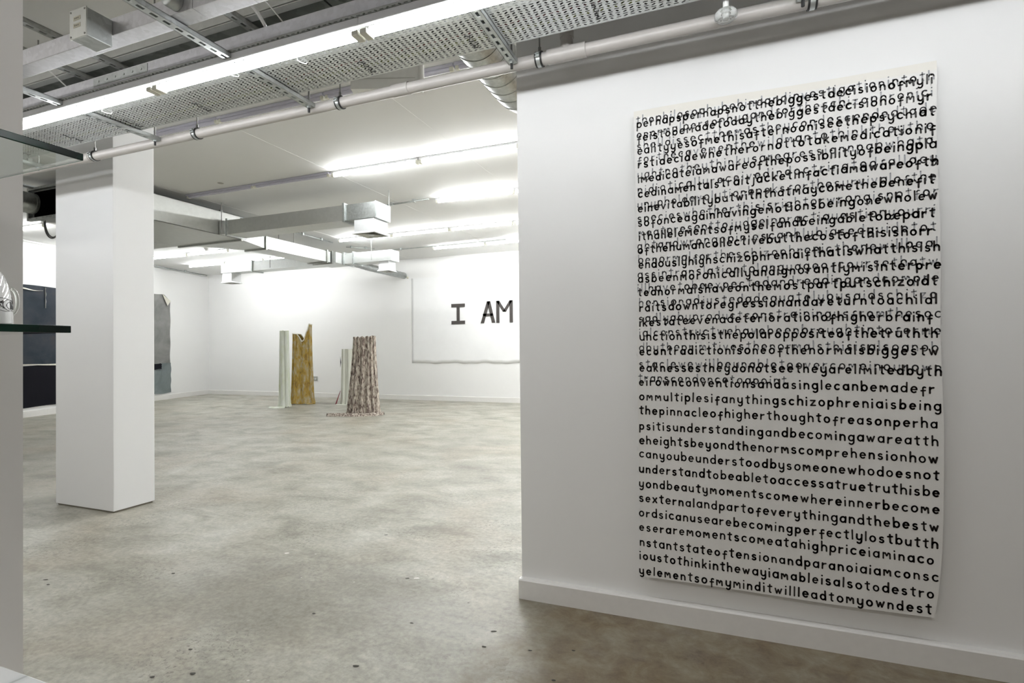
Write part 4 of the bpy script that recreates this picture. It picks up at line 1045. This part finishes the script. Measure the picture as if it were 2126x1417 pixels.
# ------------------------------------------------------------------ glass shelves, vase and marble shelf on the near left wall
M_GLASS, nt, b = mat('clear_shelf_glass')
b.inputs['Base Color'].default_value = (.90, .97, .94, 1); b.inputs['Transmission Weight'].default_value = 1; b.inputs['Roughness'].default_value = .0; b.inputs['IOR'].default_value = 1.5
v = coords(nt); nt.links.new(ramp(nt, noise(nt, v, 2, 2), [(.4, (.88, .96, .93)), (.6, (.90, .97, .945))]), b.inputs['Base Color'])
M_EDGE, nt, b = mat('green_glass_edge')
v = coords(nt, (1, 1, 1)); 
nt.links.new(ramp(nt, noise(nt, v, 9, 3), [(.35, (.001, .010, .007)), (.55, (.002, .035, .020)), (.75, (.004, .09, .05))]), b.inputs['Base Color'])
b.inputs['Roughness'].default_value = .15; b.inputs['Specular IOR Level'].default_value = .35
def shelf(x1, z0, y1, th, label):
    t = thing('glass_shelf', label, 'shelf', (-1.70, .4, z0), 'glass shelves on the near wall')
    y0 = .05; e = .003
    ob('glass_pane', MB().box((-1.699, y0, z0), (x1 - e, y1 - e, z0 + th)), M_GLASS, t)
    ob('front_edge', MB().bbox((x1 - e + .0001, y0, z0), (x1, y1, z0 + th), .0012), M_EDGE, t)['label'] = 'dark green polished glass edge'
    ob('side_edge', MB().box((-1.699, y1 - e + .0001, z0 + .0003), (x1 - e, y1, z0 + th - .0003)), plain('side_edge_glass', (.18, .30, .26), .1) , t)
    for y in (.15, .55):
        ob('wall_clip', MB().bbox((-1.70, y, z0 - .012), (-1.67, y + .03, z0 + th + .006), .002), M_GALV, t)
shelf(-1.2195, 1.5975, .70, .0145, 'upper clear glass shelf with green edge on the near left wall')
shelf(-1.261, 1.2405, .70, .0150, 'lower clear glass shelf with green edge, carrying the white vase')
M_MARB, nt, b = mat('white_marble'); v = coords(nt)
wv_ = N(nt, 'ShaderNodeTexWave'); wv_.inputs['Scale'].default_value = 2.2; wv_.inputs['Distortion'].default_value = 9; wv_.inputs['Detail'].default_value = 5; nt.links.new(v, wv_.inputs['Vector'])
nt.links.new(ramp(nt, wv_.outputs['Fac'], [(.0, (.50, .52, .52)), (.03, (.68, .70, .70)), (.3, (.76, .77, .77))]), b.inputs['Base Color']); b.inputs['Roughness'].default_value = .15
mp_ = thing('marble_plinth', 'white veined marble topped plinth in the bottom left corner', 'plinth', (-1.45, .3, 0))
ob('marble_top', MB().bbox((-1.699, .0, .462), (-1.16, .703, .492), .003), M_MARB, mp_)
ob('plinth_body', MB().bbox((-1.699, .03, 0), (-1.19, .67, .462), .003), M_WALLG, mp_)
# vase
VX, VY, VZ = -1.341, .579, 1.2557
M_CER, nt, b = mat('white_glazed_ceramic'); v = coords(nt)
nt.links.new(ramp(nt, noise(nt, v, 6, 2), [(.4, (.80, .80, .80)), (.6, (.83, .83, .83))]), b.inputs['Base Color']); b.inputs['Roughness'].default_value = .06; b.inputs['Coat Weight'].default_value = .6
vase = thing('ceramic_vase', 'glossy white ceramic jug with engraved drawing on the lower glass shelf', 'vase', (VX, VY, VZ))
prof = [(0, 0), (.052, 0), (.0555, .004), (.0553, .03), (.0535, .05), (.050, .070), (.0455, .087), (.041, .099), (.0365, .106), (.029, .1105), (.014, .112), (0, .112)]
prof = [(r * 1.0, h) for r, h in prof]
ob('vase_body', MB().lathe(prof, (VX, VY, VZ), 56), M_CER, vase, True, 60)
def rad(h):
    for (r0, h0), (r1, h1) in zip(prof[1:], prof[2:]):
        if h0 <= h <= h1: return r0 + (r1 - r0) * (h - h0) / max(1e-6, h1 - h0)
    return .05
HA = math.radians(72)
hp = []
for i in range(13):
    q = -math.pi / 2 + math.pi * i / 12
    rr_ = .052 + .010 * math.cos(q); hh_ = .048 + .026 * math.sin(q)
    hp.append((VX + rr_ * math.cos(HA), VY + rr_ * math.sin(HA), VZ + hh_))
M_GLH, nt, b = mat('clear_glass_handle'); b.inputs['Transmission Weight'].default_value = .75; b.inputs['Roughness'].default_value = .25; b.inputs['Base Color'].default_value = (.86, .88, .84, 1)
ob('glass_handle', MB().tube(hp, .0035, 12), M_GLH, vase, True)['label'] = 'translucent handle on the right side'
# engraved drawing: scrolls and feather strokes wrapped on the body
dr = MB()
def wrap(pts, w):
    """pts as (angle deg, height) -> thin ribbon on the body"""
    out = []
    for a, h in pts:
        r = rad(h) + .0004; q = math.radians(a); out.append((VX + r * math.cos(q), VY + r * math.sin(q), VZ + h))
    dr.tube(out, w, 4)
base_a = 14
for s in (-1, 1):
    cxa = base_a + s * 26
    wrap([(cxa + s * 18 * math.cos(math.radians(q)), .038 + .011 * math.sin(math.radians(q))) for q in range(0, 361, 24)], .0005)
    wrap([(cxa + s * 12 * math.cos(math.radians(q)) + s * 3, .037 + .007 * math.sin(math.radians(q))) for q in range(0, 361, 24)], .0004)
    for k_ in range(14):
        a0 = cxa + s * (2 + k_ * 1.2)
        wrap([(a0, .030 + .0003 * k_), (a0 + s * 1.5, .038), (a0 + s * 1.0, .046 - .0004 * k_)], .00035)
    wrap([(cxa + s * (20 + .025 * q * .12) , .052 - .004 * math.sin(math.radians(q))) for q in range(0, 361, 45)], .00035)
    wrap([(cxa + s * (25 + 3 * math.cos(math.radians(q))), .046 + .0035 * math.sin(math.radians(q))) for q in range(-120, 200, 30)], .00035)
wrap([(base_a - 48 + i * 4, .0500 + .0016 * math.sin(i * .55)) for i in range(25)], .0005)
wrap([(base_a - 40 + i * 4, .0265 + .0012 * math.sin(i * .8)) for i in range(21)], .0004)
for k_ in range(30):
    q = random.Random(k_); a0 = base_a + q.uniform(-8, 8); h0 = q.uniform(.031, .045)
    wrap([(a0, h0), (a0 + 1.5, h0 + .002), (a0 + 3, h0)], .0005)
ob('engraved_drawing', dr, plain('engraving_ink', (.03, .03, .03), .5), vase)['label'] = 'fine black engraved scroll and feather drawing'
print('objects', len(bpy.data.objects))
